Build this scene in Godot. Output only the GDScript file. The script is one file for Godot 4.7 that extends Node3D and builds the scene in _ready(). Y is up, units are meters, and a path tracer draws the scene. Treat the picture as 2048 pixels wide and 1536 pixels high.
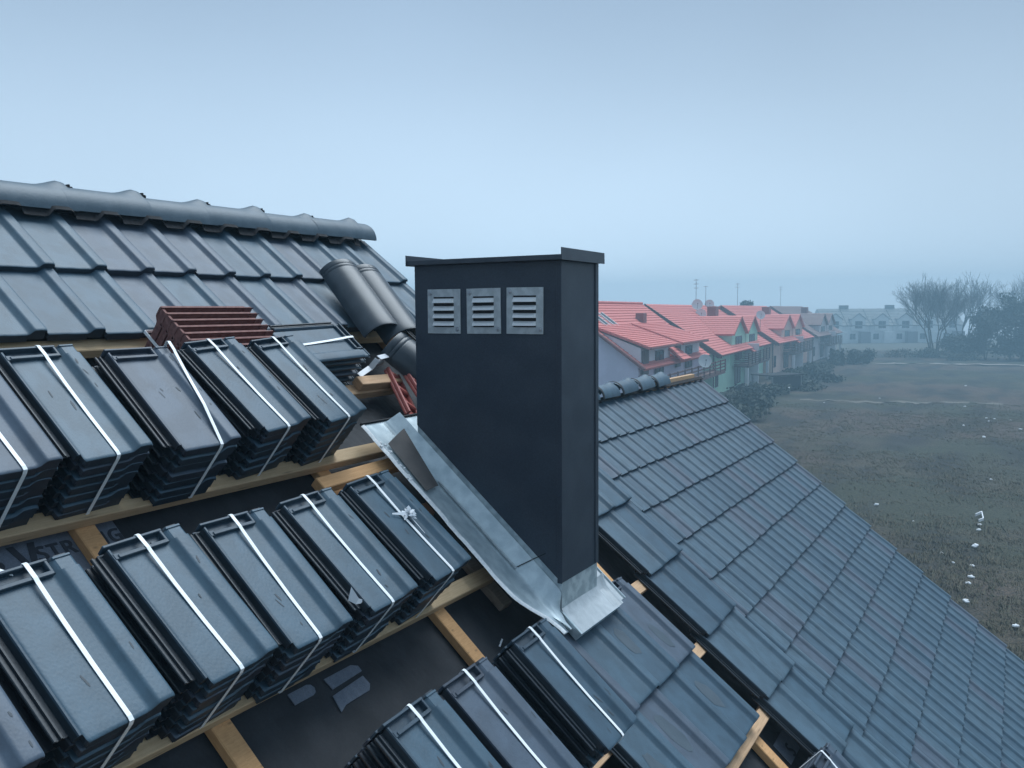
extends Node3D
# Unfinished tiled roof with strapped tile stacks and a chimney; foggy row houses and a field beyond.

const CAM_Y := 8.2
const E_AXIS := Vector3(1, 0, 0)
const CW := 0.2103       # covering width of a roof tile
const GAUGE := 0.359     # distance between tile rows
const TL := 0.43         # whole length of a tile

var rng := RandomNumberGenerator.new()
var M := {}
var used := {}
var near_frame: Transform3D
var far_frame: Transform3D

# ------------------------------------------------------------------ helpers
func numbered(n: String) -> String:
	var k: int = used.get(n, 0)
	used[n] = k + 1
	return n if k == 0 else "%s_%03d" % [n, k]

func thing(called: String, label: String, category: String, xf := Transform3D.IDENTITY, group := "") -> Node3D:
	var o := Node3D.new()
	o.name = numbered(called)
	add_child(o, true)
	o.transform = xf
	o.set_meta("label", label)
	o.set_meta("category", category)
	if group != "":
		o.set_meta("group", group)
	return o

func obj(called: String, mesh: Mesh, mat: Material, parent: Node, xf := Transform3D.IDENTITY) -> MeshInstance3D:
	var o := MeshInstance3D.new()
	o.name = called if parent != self else numbered(called)
	o.mesh = mesh
	o.material_override = mat
	o.transform = xf
	parent.add_child(o, true)
	return o

func structure(called: String, mesh: Mesh, mat: Material) -> MeshInstance3D:
	var o := obj(called, mesh, mat, self)
	o.set_meta("kind", "structure")
	return o

func lin(r: float, g: float, b: float) -> Color:
	return Color(r, g, b).linear_to_srgb()

func at(p: Vector3, yaw := 0.0) -> Transform3D:
	return Transform3D(Basis(Vector3.UP, yaw), p)

# a bag of triangles with explicit normals
class Bag:
	var v := PackedVector3Array()
	var n := PackedVector3Array()
	var c := PackedColorArray()
	var col := Color(1, 1, 1)
	var cap_col := Color(-1, 0, 0)
	func tri(a: Vector3, b: Vector3, d: Vector3, na: Vector3, nb: Vector3, nd: Vector3) -> void:
		if (b - a).cross(d - a).dot(na + nb + nd) > 0.0:
			v.append_array([a, d, b]); n.append_array([na, nd, nb])
		else:
			v.append_array([a, b, d]); n.append_array([na, nb, nd])
		c.append_array([col, col, col])
	func quad(a: Vector3, b: Vector3, d: Vector3, e: Vector3, out: Vector3) -> void:
		var nn := (b - a).cross(d - a)
		if nn.length_squared() < 1e-16:
			nn = (d - a).cross(e - a)
		nn = nn.normalized()
		if nn.dot(out) < 0.0:
			nn = -nn
		tri(a, b, d, nn, nn, nn)
		tri(a, d, e, nn, nn, nn)
	func quadn(a: Vector3, b: Vector3, d: Vector3, e: Vector3, na: Vector3, nb: Vector3, nd: Vector3, ne: Vector3) -> void:
		tri(a, b, d, na, nb, nd)
		tri(a, d, e, na, nd, ne)
	func box(p: Vector3, q: Vector3, xf := Transform3D.IDENTITY, b := 0.0) -> void:
		# chamfered box from corner p to corner q
		var lo := Vector3(minf(p.x, q.x), minf(p.y, q.y), minf(p.z, q.z))
		var hi := Vector3(maxf(p.x, q.x), maxf(p.y, q.y), maxf(p.z, q.z))
		var mid := (lo + hi) * 0.5
		var h := (hi - lo) * 0.5
		b = minf(b, minf(h.x, minf(h.y, h.z)) * 0.6)
		for ax in 3:
			for s in [-1.0, 1.0]:
				var u := (ax + 1) % 3
				var w := (ax + 2) % 3
				var ps: Array[Vector3] = []
				for k in [[-1, -1], [1, -1], [1, 1], [-1, 1]]:
					var r := Vector3.ZERO
					r[ax] = s * h[ax]
					r[u] = k[0] * (h[u] - b)
					r[w] = k[1] * (h[w] - b)
					ps.append(xf * (mid + r))
				var o := Vector3.ZERO
				o[ax] = s
				quad(ps[0], ps[1], ps[2], ps[3], xf.basis * o)
		if b > 0.0:
			for ax in 3:
				var u := (ax + 1) % 3
				var w := (ax + 2) % 3
				for k in [[-1, -1], [1, -1], [1, 1], [-1, 1]]:
					var e1 := Vector3.ZERO; var e2 := Vector3.ZERO
					e1[u] = k[0] * h[u]; e1[w] = k[1] * (h[w] - b)
					e2[u] = k[0] * (h[u] - b); e2[w] = k[1] * h[w]
					var l := Vector3.ZERO
					l[ax] = h[ax] - b
					var o := Vector3.ZERO
					o[u] = k[0]; o[w] = k[1]
					quad(xf * (mid + e1 - l), xf * (mid + e2 - l), xf * (mid + e2 + l), xf * (mid + e1 + l), xf.basis * o)
			for k in 8:
				var sg := Vector3(1 if k & 1 else -1, 1 if k & 2 else -1, 1 if k & 4 else -1)
				var a := mid + sg * (h - Vector3(0, b, b))
				var d := mid + sg * (h - Vector3(b, 0, b))
				var e := mid + sg * (h - Vector3(b, b, 0))
				var o: Vector3 = (xf.basis * sg).normalized()
				tri(xf * a, xf * d, xf * e, o, o, o)
	func bar(a: Vector3, b: Vector3, r0: float, r1: float, sides := 5) -> void:
		var ax := (b - a).normalized()
		var s := ax.cross(Vector3.UP if absf(ax.y) < 0.9 else Vector3.RIGHT).normalized()
		var t := ax.cross(s)
		for i in sides:
			var p0 := TAU * i / sides
			var p1 := TAU * (i + 1) / sides
			var d0 := s * cos(p0) + t * sin(p0)
			var d1 := s * cos(p1) + t * sin(p1)
			quadn(a + d0 * r0, a + d1 * r0, b + d1 * r1, b + d0 * r1, d0, d1, d1, d0)
	func disc(center: Vector3, nrm: Vector3, r: float, sides := 10) -> void:
		var s := nrm.cross(Vector3.UP if absf(nrm.y) < 0.9 else Vector3.RIGHT).normalized()
		var t := nrm.cross(s)
		for i in sides:
			var p0 := TAU * i / sides
			var p1 := TAU * (i + 1) / sides
			tri(center, center + (s * cos(p0) + t * sin(p0)) * r, center + (s * cos(p1) + t * sin(p1)) * r, nrm, nrm, nrm)
	# closed outline in (a, b), extruded along the third axis. axis 0: (z, y) along x; axis 2: (x, y) along z; axis 1: (x, z) along y
	func put(axis: int, q: Vector2, k: float) -> Vector3:
		if axis == 0: return Vector3(k, q.y, q.x)
		if axis == 1: return Vector3(q.x, k, q.y)
		return Vector3(q.x, q.y, k)
	func prism(outline: PackedVector2Array, axis: int, k0: float, k1: float, smooth_deg := 0.0, caps := 3) -> void:
		var m := outline.size()
		var area := 0.0
		for i in m:
			area += outline[i].cross(outline[(i + 1) % m])
		var sgn := 1.0 if area > 0.0 else -1.0
		var ns: Array[Vector2] = []
		for i in m:
			var d := (outline[(i + 1) % m] - outline[i]).normalized()
			ns.append(Vector2(d.y, -d.x) * sgn)
		var lim := cos(deg_to_rad(smooth_deg))
		for i in m:
			var a := outline[i]
			var b := outline[(i + 1) % m]
			var na := ns[i]
			var nb := ns[i]
			if smooth_deg > 0.0:
				var pr := ns[(i + m - 1) % m]
				var nx := ns[(i + 1) % m]
				if pr.dot(na) > lim: na = (pr + na).normalized()
				if nx.dot(nb) > lim: nb = (nx + nb).normalized()
			quadn(put(axis, a, k0), put(axis, b, k0), put(axis, b, k1), put(axis, a, k1), put(axis, na, 0), put(axis, nb, 0), put(axis, nb, 0), put(axis, na, 0))
		var keep := col
		if cap_col.r >= 0.0: col = cap_col
		if caps > 0:
			var t := Geometry2D.triangulate_polygon(outline)
			for i in range(0, t.size(), 3):
				if caps & 1:
					var o := put(axis, Vector2.ZERO, -1.0 if k1 > k0 else 1.0)
					tri(put(axis, outline[t[i]], k0), put(axis, outline[t[i + 1]], k0), put(axis, outline[t[i + 2]], k0), o, o, o)
				if caps & 2:
					var o := put(axis, Vector2.ZERO, 1.0 if k1 > k0 else -1.0)
					tri(put(axis, outline[t[i]], k1), put(axis, outline[t[i + 1]], k1), put(axis, outline[t[i + 2]], k1), o, o, o)
		col = keep
	# sheet of points [rows][cols] with thickness, smooth normals
	func sheet(g: Array, thick: float, up: Vector3) -> void:
		var nr := g.size()
		var nc: int = g[0].size()
		var nrm := []
		for i in nr:
			var row: Array[Vector3] = []
			for j in nc:
				var du: Vector3 = g[mini(i + 1, nr - 1)][j] - g[maxi(i - 1, 0)][j]
				var dw: Vector3 = g[i][mini(j + 1, nc - 1)] - g[i][maxi(j - 1, 0)]
				var q := du.cross(dw).normalized()
				if q.dot(up) < 0.0: q = -q
				row.append(q)
			nrm.append(row)
		for i in nr - 1:
			for j in nc - 1:
				quadn(g[i][j], g[i + 1][j], g[i + 1][j + 1], g[i][j + 1], nrm[i][j], nrm[i + 1][j], nrm[i + 1][j + 1], nrm[i][j + 1])
				if thick > 0.0:
					var a: Vector3 = g[i][j] - nrm[i][j] * thick
					var b: Vector3 = g[i + 1][j] - nrm[i + 1][j] * thick
					var d: Vector3 = g[i + 1][j + 1] - nrm[i + 1][j + 1] * thick
					var e: Vector3 = g[i][j + 1] - nrm[i][j + 1] * thick
					quadn(a, b, d, e, -nrm[i][j], -nrm[i + 1][j], -nrm[i + 1][j + 1], -nrm[i][j + 1])
		if thick > 0.0:
			for i in nr - 1:
				for j in [0, nc - 1]:
					var o: Vector3 = g[i][j] - g[i][1 if j == 0 else nc - 2]
					quad(g[i][j], g[i + 1][j], g[i + 1][j] - nrm[i + 1][j] * thick, g[i][j] - nrm[i][j] * thick, o)
			for j in nc - 1:
				for i in [0, nr - 1]:
					var o: Vector3 = g[i][j] - g[1 if i == 0 else nr - 2][j]
					quad(g[i][j], g[i][j + 1], g[i][j + 1] - nrm[i][j + 1] * thick, g[i][j] - nrm[i][j] * thick, o)
	func mesh(colored := false) -> ArrayMesh:
		var a := []
		a.resize(Mesh.ARRAY_MAX)
		a[Mesh.ARRAY_VERTEX] = v
		a[Mesh.ARRAY_NORMAL] = n
		if colored:
			a[Mesh.ARRAY_COLOR] = c
		var m := ArrayMesh.new()
		m.add_surface_from_arrays(Mesh.PRIMITIVE_TRIANGLES, a)
		return m

func box_mesh(p: Vector3, q: Vector3, b := 0.0) -> ArrayMesh:
	var g := Bag.new()
	g.box(p, q, Transform3D.IDENTITY, b)
	return g.mesh()

func pv(a: Array) -> PackedVector2Array:
	var o := PackedVector2Array()
	for q in a:
		o.append(Vector2(q[0], q[1]))
	return o

# ------------------------------------------------------------------ materials
func noise_image(size: int, freq: float, oct: int, sd: int, ridged := false) -> Image:
	var f := FastNoiseLite.new()
	f.seed = sd
	f.noise_type = FastNoiseLite.TYPE_SIMPLEX_SMOOTH
	f.frequency = freq
	f.fractal_octaves = oct
	f.fractal_type = FastNoiseLite.FRACTAL_RIDGED if ridged else FastNoiseLite.FRACTAL_FBM
	return f.get_seamless_image(size, size)

# colour texture: ramp through linear colours by a coarse noise with fine grain on top
func ramp_texture(size: int, freq: float, oct: int, sd: int, a: Vector3, b: Vector3, grain := 0.0, lo := 0.25, hi := 0.75) -> ImageTexture:
	var src := noise_image(size, freq, oct, sd)
	var im := Image.create(size, size, false, Image.FORMAT_RGB8)
	var r := RandomNumberGenerator.new()
	r.seed = sd
	for y in size:
		for x in size:
			var t := smoothstep(lo, hi, src.get_pixel(x, y).r)
			var q := a.lerp(b, t) * (1.0 + grain * (r.randf() - 0.5))
			im.set_pixel(x, y, lin(q.x, q.y, q.z))
	return ImageTexture.create_from_image(im)

func std(col: Color, rough: float, metal := 0.0) -> StandardMaterial3D:
	var m := StandardMaterial3D.new()
	m.albedo_color = col
	m.roughness = rough
	m.metallic = metal
	return m

func tex_mat(tex: Texture2D, rough: float, scale: Vector3, world := true, metal := 0.0) -> StandardMaterial3D:
	var m := std(Color(1, 1, 1), rough, metal)
	m.albedo_texture = tex
	m.uv1_triplanar = true
	m.uv1_world_triplanar = world
	m.uv1_scale = scale
	return m

func bump(m: StandardMaterial3D, img: Image, strength: float) -> void:
	var im: Image = img.duplicate()
	im.convert(Image.FORMAT_RGBA8)
	im.bump_map_to_normal_map(strength)
	m.normal_enabled = true
	m.normal_texture = ImageTexture.create_from_image(im)
	m.normal_scale = 1.0

func wood_texture(sd: int, a: Vector3, b: Vector3) -> ImageTexture:
	# grain runs along the texture's x
	var f := FastNoiseLite.new()
	f.seed = sd
	f.frequency = 0.02
	f.fractal_octaves = 3
	var im := Image.create(256, 256, false, Image.FORMAT_RGB8)
	var r := RandomNumberGenerator.new()
	r.seed = sd
	var knots := []
	for k in 5:
		knots.append(Vector2(r.randf() * 256.0, r.randf() * 256.0))
	for y in 256:
		for x in 256:
			var t := f.get_noise_2d(x * 0.5, y * 6.0) * 0.5 + 0.5
			var w := f.get_noise_2d(x * 1.5 + 900.0, y * 2.0) * 0.5 + 0.5
			var q := a.lerp(b, clampf(t * 0.75 + w * 0.45 - 0.1, 0.0, 1.0))
			for kn in knots:
				var d: float = Vector2((x - kn.x) * 0.5, y - kn.y).length()
				q *= 1.0 - 0.45 * exp(-d * d / 18.0)
			q *= 1.0 + 0.12 * (r.randf() - 0.5)
			im.set_pixel(x, y, lin(q.x, q.y, q.z))
	return ImageTexture.create_from_image(im)

func make_materials() -> void:
	var fine := noise_image(256, 0.22, 3, 5)
	var tones := [Vector3(0.050, 0.097, 0.136), Vector3(0.061, 0.108, 0.146), Vector3(0.043, 0.086, 0.124), Vector3(0.066, 0.094, 0.130)]
	M.tile = []
	for k in 4:
		var c: Vector3 = tones[k]
		var m := tex_mat(ramp_texture(256, 0.018, 4, 20 + k, c * 0.86, c * 1.12, 0.18, 0.3, 0.7), 0.5, Vector3(2.1, 2.1, 2.1))
		bump(m, fine, 0.22)
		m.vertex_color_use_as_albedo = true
		M.tile.append(m)
	M.scuff = std(lin(0.045, 0.060, 0.074), 0.6)
	M.damp = tex_mat(ramp_texture(128, 0.03, 3, 47, Vector3(0.056, 0.080, 0.100), Vector3(0.068, 0.094, 0.116), 0.15), 0.36, Vector3(3, 3, 3))
	M.tile_far = []
	for k in 4:
		var m: StandardMaterial3D = M.tile[k].duplicate()
		M.tile_far.append(m)
	M.ridge = tex_mat(ramp_texture(256, 0.02, 4, 31, Vector3(0.050, 0.088, 0.118), Vector3(0.070, 0.110, 0.142), 0.2), 0.5, Vector3(2, 2, 2))
	bump(M.ridge, fine, 0.25)
	M.ridge_shiny = tex_mat(ramp_texture(256, 0.02, 4, 32, Vector3(0.020, 0.032, 0.044), Vector3(0.032, 0.046, 0.060), 0.1), 0.38, Vector3(2, 2, 2))
	M.red_clay = tex_mat(ramp_texture(256, 0.03, 4, 33, Vector3(0.17, 0.075, 0.068), Vector3(0.24, 0.115, 0.10), 0.2), 0.8, Vector3(4, 4, 4))
	M.red_plastic = tex_mat(ramp_texture(128, 0.03, 3, 34, Vector3(0.32, 0.075, 0.065), Vector3(0.40, 0.11, 0.09), 0.1), 0.55, Vector3(4, 4, 4))
	M.clad = tex_mat(ramp_texture(256, 0.01, 3, 35, Vector3(0.030, 0.042, 0.062), Vector3(0.038, 0.051, 0.072), 0.35), 0.44, Vector3(1.3, 1.3, 1.3))
	bump(M.clad, noise_image(256, 0.012, 2, 8), 0.9)
	M.cap = tex_mat(ramp_texture(256, 0.02, 3, 36, Vector3(0.036, 0.047, 0.064), Vector3(0.048, 0.060, 0.078), 0.3), 0.4, Vector3(2, 2, 2))
	var zt := ramp_texture(512, 0.012, 5, 37, Vector3(0.38, 0.46, 0.50), Vector3(0.56, 0.64, 0.67), 0.08, 0.25, 0.75)
	M.zinc = tex_mat(zt, 0.44, Vector3(2.4, 2.4, 2.4), true, 0.4)
	M.zinc_bright = tex_mat(ramp_texture(256, 0.03, 4, 38, Vector3(0.44, 0.48, 0.50), Vector3(0.54, 0.58, 0.60), 0.08), 0.45, Vector3(3, 3, 3), true, 0.3)
	M.zinc_lit = tex_mat(ramp_texture(128, 0.06, 3, 48, Vector3(0.88, 0.90, 0.91), Vector3(0.93, 0.94, 0.95), 0.05), 0.30, Vector3(9, 9, 9), true, 0.15)  # louvres paler than their frame: sky reflection put into the colour
	M.zinc_lip = tex_mat(ramp_texture(256, 0.05, 4, 39, Vector3(0.66, 0.69, 0.71), Vector3(0.86, 0.88, 0.89), 0.2), 0.5, Vector3(5, 5, 5), true, 0.1)
	M.flap = tex_mat(ramp_texture(128, 0.03, 3, 40, Vector3(0.085, 0.078, 0.075), Vector3(0.12, 0.108, 0.102), 0.1), 0.6, Vector3(4, 4, 4))
	M.black = std(lin(0.012, 0.013, 0.016), 0.7)
	M.roll = tex_mat(ramp_texture(128, 0.05, 3, 41, Vector3(0.010, 0.011, 0.014), Vector3(0.016, 0.017, 0.02), 0.3), 0.9, Vector3(6, 6, 6))
	M.membrane = tex_mat(ramp_texture(512, 0.012, 5, 42, Vector3(0.017, 0.021, 0.027), Vector3(0.029, 0.033, 0.040), 0.45, 0.3, 0.75), 0.72, Vector3(0.9, 0.9, 0.9))
	bump(M.membrane, noise_image(256, 0.06, 4, 9), 1.2)
	M.print_pale = tex_mat(ramp_texture(128, 0.05, 3, 43, Vector3(0.14, 0.17, 0.22), Vector3(0.18, 0.21, 0.26), 0.5), 0.75, Vector3(5, 5, 5))
	M.print_dark = std(lin(0.035, 0.042, 0.056), 0.75)
	M.wood = []
	var wc := [[Vector3(0.47, 0.28, 0.15), Vector3(0.70, 0.46, 0.28)], [Vector3(0.46, 0.31, 0.17), Vector3(0.64, 0.47, 0.29)], [Vector3(0.52, 0.27, 0.11), Vector3(0.72, 0.42, 0.20)], [Vector3(0.46, 0.24, 0.15), Vector3(0.62, 0.36, 0.24)]]
	for k in 4:
		M.wood.append(tex_mat(wood_texture(50 + k, wc[k][0], wc[k][1]), 0.75, Vector3(1.3, 5, 5), false))
	M.wood_down = tex_mat(wood_texture(58, wc[2][0], wc[2][1]), 0.75, Vector3(5, 5, 5), false)
	M.wood_grey = tex_mat(wood_texture(59, Vector3(0.20, 0.16, 0.12), Vector3(0.34, 0.28, 0.22)), 0.8, Vector3(4, 4, 4), false)
	M.strap = std(lin(0.88, 0.90, 0.91), 0.4)
	M.plastic = std(lin(0.75, 0.78, 0.82), 0.35)
	M.foam = std(lin(0.85, 0.86, 0.88), 0.8)
	M.screw = std(lin(0.55, 0.57, 0.6), 0.3, 0.9)
	M.render_grey = tex_mat(ramp_texture(256, 0.03, 4, 44, Vector3(0.45, 0.44, 0.42), Vector3(0.55, 0.54, 0.52), 0.1), 0.9, Vector3(1, 1, 1))

# ------------------------------------------------------------------ tiles
func tile_mesh() -> ArrayMesh:
	# x across (side lock left, rib right), y up, z down the slope; head at z = 0, nose at z = TL
	var g := Bag.new()
	var body := Color(0.36, 0.34, 0.36)  # sides, nose and underside: shade painted into the vertex colour
	g.col = Color(0.20, 0.19, 0.20)  # side lock darker still, the shade of its channels painted in
	g.prism(pv([[0.0, 0.003], [0.0, 0.008], [0.002, 0.0095], [0.006, 0.0095], [0.008, 0.004], [0.014, 0.004], [0.016, 0.0105], [0.020, 0.0105], [0.022, 0.0045], [0.034, 0.0045], [0.034, 0.0]]), 2, 0.014, TL - 0.035, 0.0, 3)
	g.prism(pv([[0.033, 0.0], [0.033, 0.006], [0.0375, 0.0225], [0.0515, 0.0145], [0.0515, 0.0]]), 2, 0.014, TL - 0.020, 0.0, 3)
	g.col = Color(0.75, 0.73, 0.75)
	g.prism(pv([[0.0370, 0.0210], [0.0385, 0.0255], [0.0425, 0.0262], [0.0455, 0.0235], [0.0500, 0.0175]]), 2, 0.014, TL - 0.018, 0.0, 3)
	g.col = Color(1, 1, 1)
	var top := [[0.0505, 0.0165], [0.053, 0.0178], [0.058, 0.0182], [0.068, 0.0184], [0.085, 0.0186], [0.120, 0.0190], [0.150, 0.0178], [0.190, 0.0185], [0.199, 0.0215], [0.2085, 0.0325], [0.2125, 0.0362], [0.218, 0.0375], [0.233, 0.0379], [0.247, 0.0374], [0.253, 0.0355], [0.2565, 0.031]]
	var bot := [[0.2565, 0.022], [0.251, 0.024], [0.247, 0.027], [0.218, 0.027], [0.210, 0.022], [0.196, 0.006], [0.188, 0.003], [0.06, 0.003], [0.0505, 0.0]]
	# stations down the slope: z, lowering, side draw-in
	var stz := [[0.045, 0.0, 0.0], [0.40, 0.0, 0.0], [0.421, 0.0003, 0.0], [0.4275, 0.0014, 0.0008], [TL, 0.0042, 0.002]]
	var rows := []
	for s in stz:
		var row: Array[Vector3] = []
		for q in top:
			var x: float = q[0]
			if x < 0.07:
				x += s[2] * 2.6
			elif x > 0.24:
				x -= s[2]
			row.append(Vector3(x, maxf(q[1] - s[1], 0.012), s[0]))
		rows.append(row)
	g.sheet(rows, 0.0, Vector3.UP)
	# underside, sides, nose
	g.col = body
	var loop: Array[Vector2] = []
	for q in top: loop.append(Vector2(q[0], q[1] - (0.0 if q[1] < 0.02 else 0.0)))
	var nose := PackedVector2Array()
	for p in rows[4]: nose.append(Vector2(p.x, p.y))
	for q in bot: nose.append(Vector2(q[0], q[1]))
	var t := Geometry2D.triangulate_polygon(nose)
	for i in range(0, t.size(), 3):
		g.tri(Vector3(nose[t[i]].x, nose[t[i]].y, TL), Vector3(nose[t[i + 1]].x, nose[t[i + 1]].y, TL), Vector3(nose[t[i + 2]].x, nose[t[i + 2]].y, TL), Vector3(0, 0, 1), Vector3(0, 0, 1), Vector3(0, 0, 1))
	for i in bot.size() - 1:
		g.quad(Vector3(bot[i][0], bot[i][1], 0.0), Vector3(bot[i + 1][0], bot[i + 1][1], 0.0), Vector3(bot[i + 1][0], bot[i + 1][1], TL), Vector3(bot[i][0], bot[i][1], TL), Vector3(0, -1, 0) if absf(bot[i][0] - bot[i + 1][0]) > 0.004 else Vector3(1, 0, 0))
	for i in stz.size() - 1:
		var a: Vector3 = rows[i][0]; var b: Vector3 = rows[i + 1][0]
		g.quad(a, b, Vector3(0.0505, 0.0, b.z), Vector3(0.0505, 0.0, a.z), Vector3(-1, 0, 0))
		a = rows[i][-1]; b = rows[i + 1][-1]
		g.quad(a, b, Vector3(0.2565, 0.022, b.z), Vector3(0.2565, 0.022, a.z), Vector3(1, 0, 0))
	g.box(Vector3(0.058, -0.0135, TL - 0.011), Vector3(0.196, 0.0100, TL - 0.0008), Transform3D.IDENTITY, 0.0015)
	g.box(Vector3(0.196, -0.0040, TL - 0.011), Vector3(0.2075, 0.0150, TL - 0.0012), Transform3D.IDENTITY, 0.0)
	g.box(Vector3(0.2075, -0.0040, TL - 0.011), Vector3(0.251, 0.0260, TL - 0.0014), Transform3D.IDENTITY, 0.0)
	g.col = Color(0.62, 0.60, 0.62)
	# head lock: two cross bars, end pieces and the lowered rib head
	g.box(Vector3(0.050, 0.0, 0.006), Vector3(0.200, 0.012, 0.046), Transform3D.IDENTITY)
	g.box(Vector3(0.030, 0.0, 0.0), Vector3(0.200, 0.029, 0.008), Transform3D.IDENTITY, 0.0015)
	g.box(Vector3(0.050, 0.0, 0.036), Vector3(0.196, 0.0305, 0.047), Transform3D.IDENTITY, 0.0015)
	g.box(Vector3(0.191, 0.0, 0.004), Vector3(0.199, 0.028, 0.044), Transform3D.IDENTITY, 0.0015)
	g.box(Vector3(0.157, 0.0, 0.026), Vector3(0.165, 0.020, 0.038), Transform3D.IDENTITY)
	g.box(Vector3(0.040, 0.0, 0.030), Vector3(0.058, 0.0275, 0.048), Transform3D.IDENTITY, 0.0015)
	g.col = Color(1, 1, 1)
	g.prism(pv([[0.202, 0.022], [0.2085, 0.028], [0.2135, 0.0315], [0.249, 0.0315], [0.255, 0.028], [0.255, 0.022]]), 2, 0.012, 0.0455, 0.0, 3)
	g.box(Vector3(0.208, 0.024, 0.006), Vector3(0.252, 0.0345, 0.0125), Transform3D.IDENTITY, 0.001)
	return g.mesh(true)

func far_tile_mesh() -> ArrayMesh:
	var g := Bag.new()
	g.cap_col = Color(0.36, 0.34, 0.36)  # nose face darkened, its shade painted into the vertex colour
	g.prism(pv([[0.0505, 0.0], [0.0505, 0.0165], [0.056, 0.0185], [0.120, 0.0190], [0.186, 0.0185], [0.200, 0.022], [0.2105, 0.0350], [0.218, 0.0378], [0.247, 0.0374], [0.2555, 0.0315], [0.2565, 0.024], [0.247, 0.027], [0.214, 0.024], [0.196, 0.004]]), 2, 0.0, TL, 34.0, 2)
	g.col = Color(0.3, 0.28, 0.3)  # nose lips carry the same painted shade
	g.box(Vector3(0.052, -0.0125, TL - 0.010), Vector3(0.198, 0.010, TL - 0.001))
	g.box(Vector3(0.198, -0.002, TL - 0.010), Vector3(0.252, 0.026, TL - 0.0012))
	return g.mesh(true)

# transform of a laid tile in the roof frame (x along the eaves, y off the roof, z down the slope)
func laid(right_edge: float, v: float) -> Transform3D:
	var tilt := -0.072
	var b := Basis(E_AXIS, tilt)
	b = Basis(Vector3.UP, rng.randf_range(-0.007, 0.007)) * b
	# nose at v, rib top at h = 0 there
	var o := Vector3(right_edge - 0.2565, -0.0415 + rng.randf_range(-0.002, 0.002), v + rng.randf_range(-0.0045, 0.0045)) - b * Vector3(0, 0, TL)
	return Transform3D(b, o)

func half_round(length: float, r: float, thick: float, collar: float, grooves: bool, rise := 1.0) -> ArrayMesh:
	# axis along x from 0 to length, crest up; opening downwards
	var g := Bag.new()
	var st: Array[float] = [0.0, 0.006]
	if grooves:
		st.append_array([0.028, 0.031, 0.036, 0.039, 0.050, 0.053, 0.058, 0.061])
	for k in range(1, 13):
		var x := lerpf(0.075, length - 0.012, k / 12.0)
		st.append(x)
	st.append(length)
	var rows := []
	for x in st:
		var row: Array[Vector3] = []
		for i in 19:
			var ph := -PI * 0.5 + PI * i / 18.0
			var rr := r
			var t := x / length
			rr += collar * pow(maxf(0.0, cos(ph)), 20.0) * pow(smoothstep(0.55, 0.955, t), 1.9) * (1.0 - 0.8 * smoothstep(0.955, 1.0, t))
			if grooves and ((x > 0.0295 and x < 0.0375) or (x > 0.0515 and x < 0.0595)):
				rr -= 0.0035
			if x < 0.004 or x > length - 0.002:
				rr -= 0.003
			row.append(Vector3(x, cos(ph) * rr * rise, sin(ph) * rr))
		rows.append(row)
	sheet_out(g, rows, thick)
	return g.mesh()

# like Bag.sheet but with normals pointing away from the x axis
func sheet_out(g: Bag, rows: Array, thick: float) -> void:
	var nr := rows.size()
	var nc: int = rows[0].size()
	var nr_m := []
	for i in nr:
		var row: Array[Vector3] = []
		for j in nc:
			var du: Vector3 = rows[mini(i + 1, nr - 1)][j] - rows[maxi(i - 1, 0)][j]
			var dw: Vector3 = rows[i][mini(j + 1, nc - 1)] - rows[i][maxi(j - 1, 0)]
			var q := du.cross(dw).normalized()
			var p: Vector3 = rows[i][j]
			if q.dot(Vector3(0, p.y + 0.001, p.z)) < 0.0: q = -q
			row.append(q)
		nr_m.append(row)
	for i in nr - 1:
		for j in nc - 1:
			var a: Vector3 = rows[i][j]; var b: Vector3 = rows[i + 1][j]; var c: Vector3 = rows[i + 1][j + 1]; var d: Vector3 = rows[i][j + 1]
			g.quadn(a, b, c, d, nr_m[i][j], nr_m[i + 1][j], nr_m[i + 1][j + 1], nr_m[i][j + 1])
			g.quadn(a - nr_m[i][j] * thick, b - nr_m[i + 1][j] * thick, c - nr_m[i + 1][j + 1] * thick, d - nr_m[i][j + 1] * thick, -nr_m[i][j], -nr_m[i + 1][j], -nr_m[i + 1][j + 1], -nr_m[i][j + 1])
	for i in [0, nr - 1]:
		for j in nc - 1:
			var o := Vector3(-1 if i == 0 else 1, 0, 0)
			g.quad(rows[i][j], rows[i][j + 1], rows[i][j + 1] - nr_m[i][j + 1] * thick, rows[i][j] - nr_m[i][j] * thick, o)
	for j in [0, nc - 1]:
		for i in nr - 1:
			g.quad(rows[i][j], rows[i + 1][j], rows[i + 1][j] - nr_m[i + 1][j] * thick, rows[i][j] - nr_m[i][j] * thick, Vector3(0, -1, 0))

# flat band along a path of points, width along side
func band(path: Array, side: Vector3, width: float, thick: float) -> ArrayMesh:
	var g := Bag.new()
	var n := path.size()
	for i in n - 1:
		var a: Vector3 = path[i]; var b: Vector3 = path[i + 1]
		var d := (b - a).normalized()
		var up := d.cross(side).normalized()
		var s := side * width * 0.5
		var t := up * thick * 0.5
		g.quad(a - s + t, a + s + t, b + s + t, b - s + t, up)
		g.quad(a - s - t, a + s - t, b + s - t, b - s - t, -up)
		g.quad(a - s - t, a - s + t, b - s + t, b - s - t, -side)
		g.quad(a + s - t, a + s + t, b + s + t, b + s - t, side)
	return g.mesh()

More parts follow.
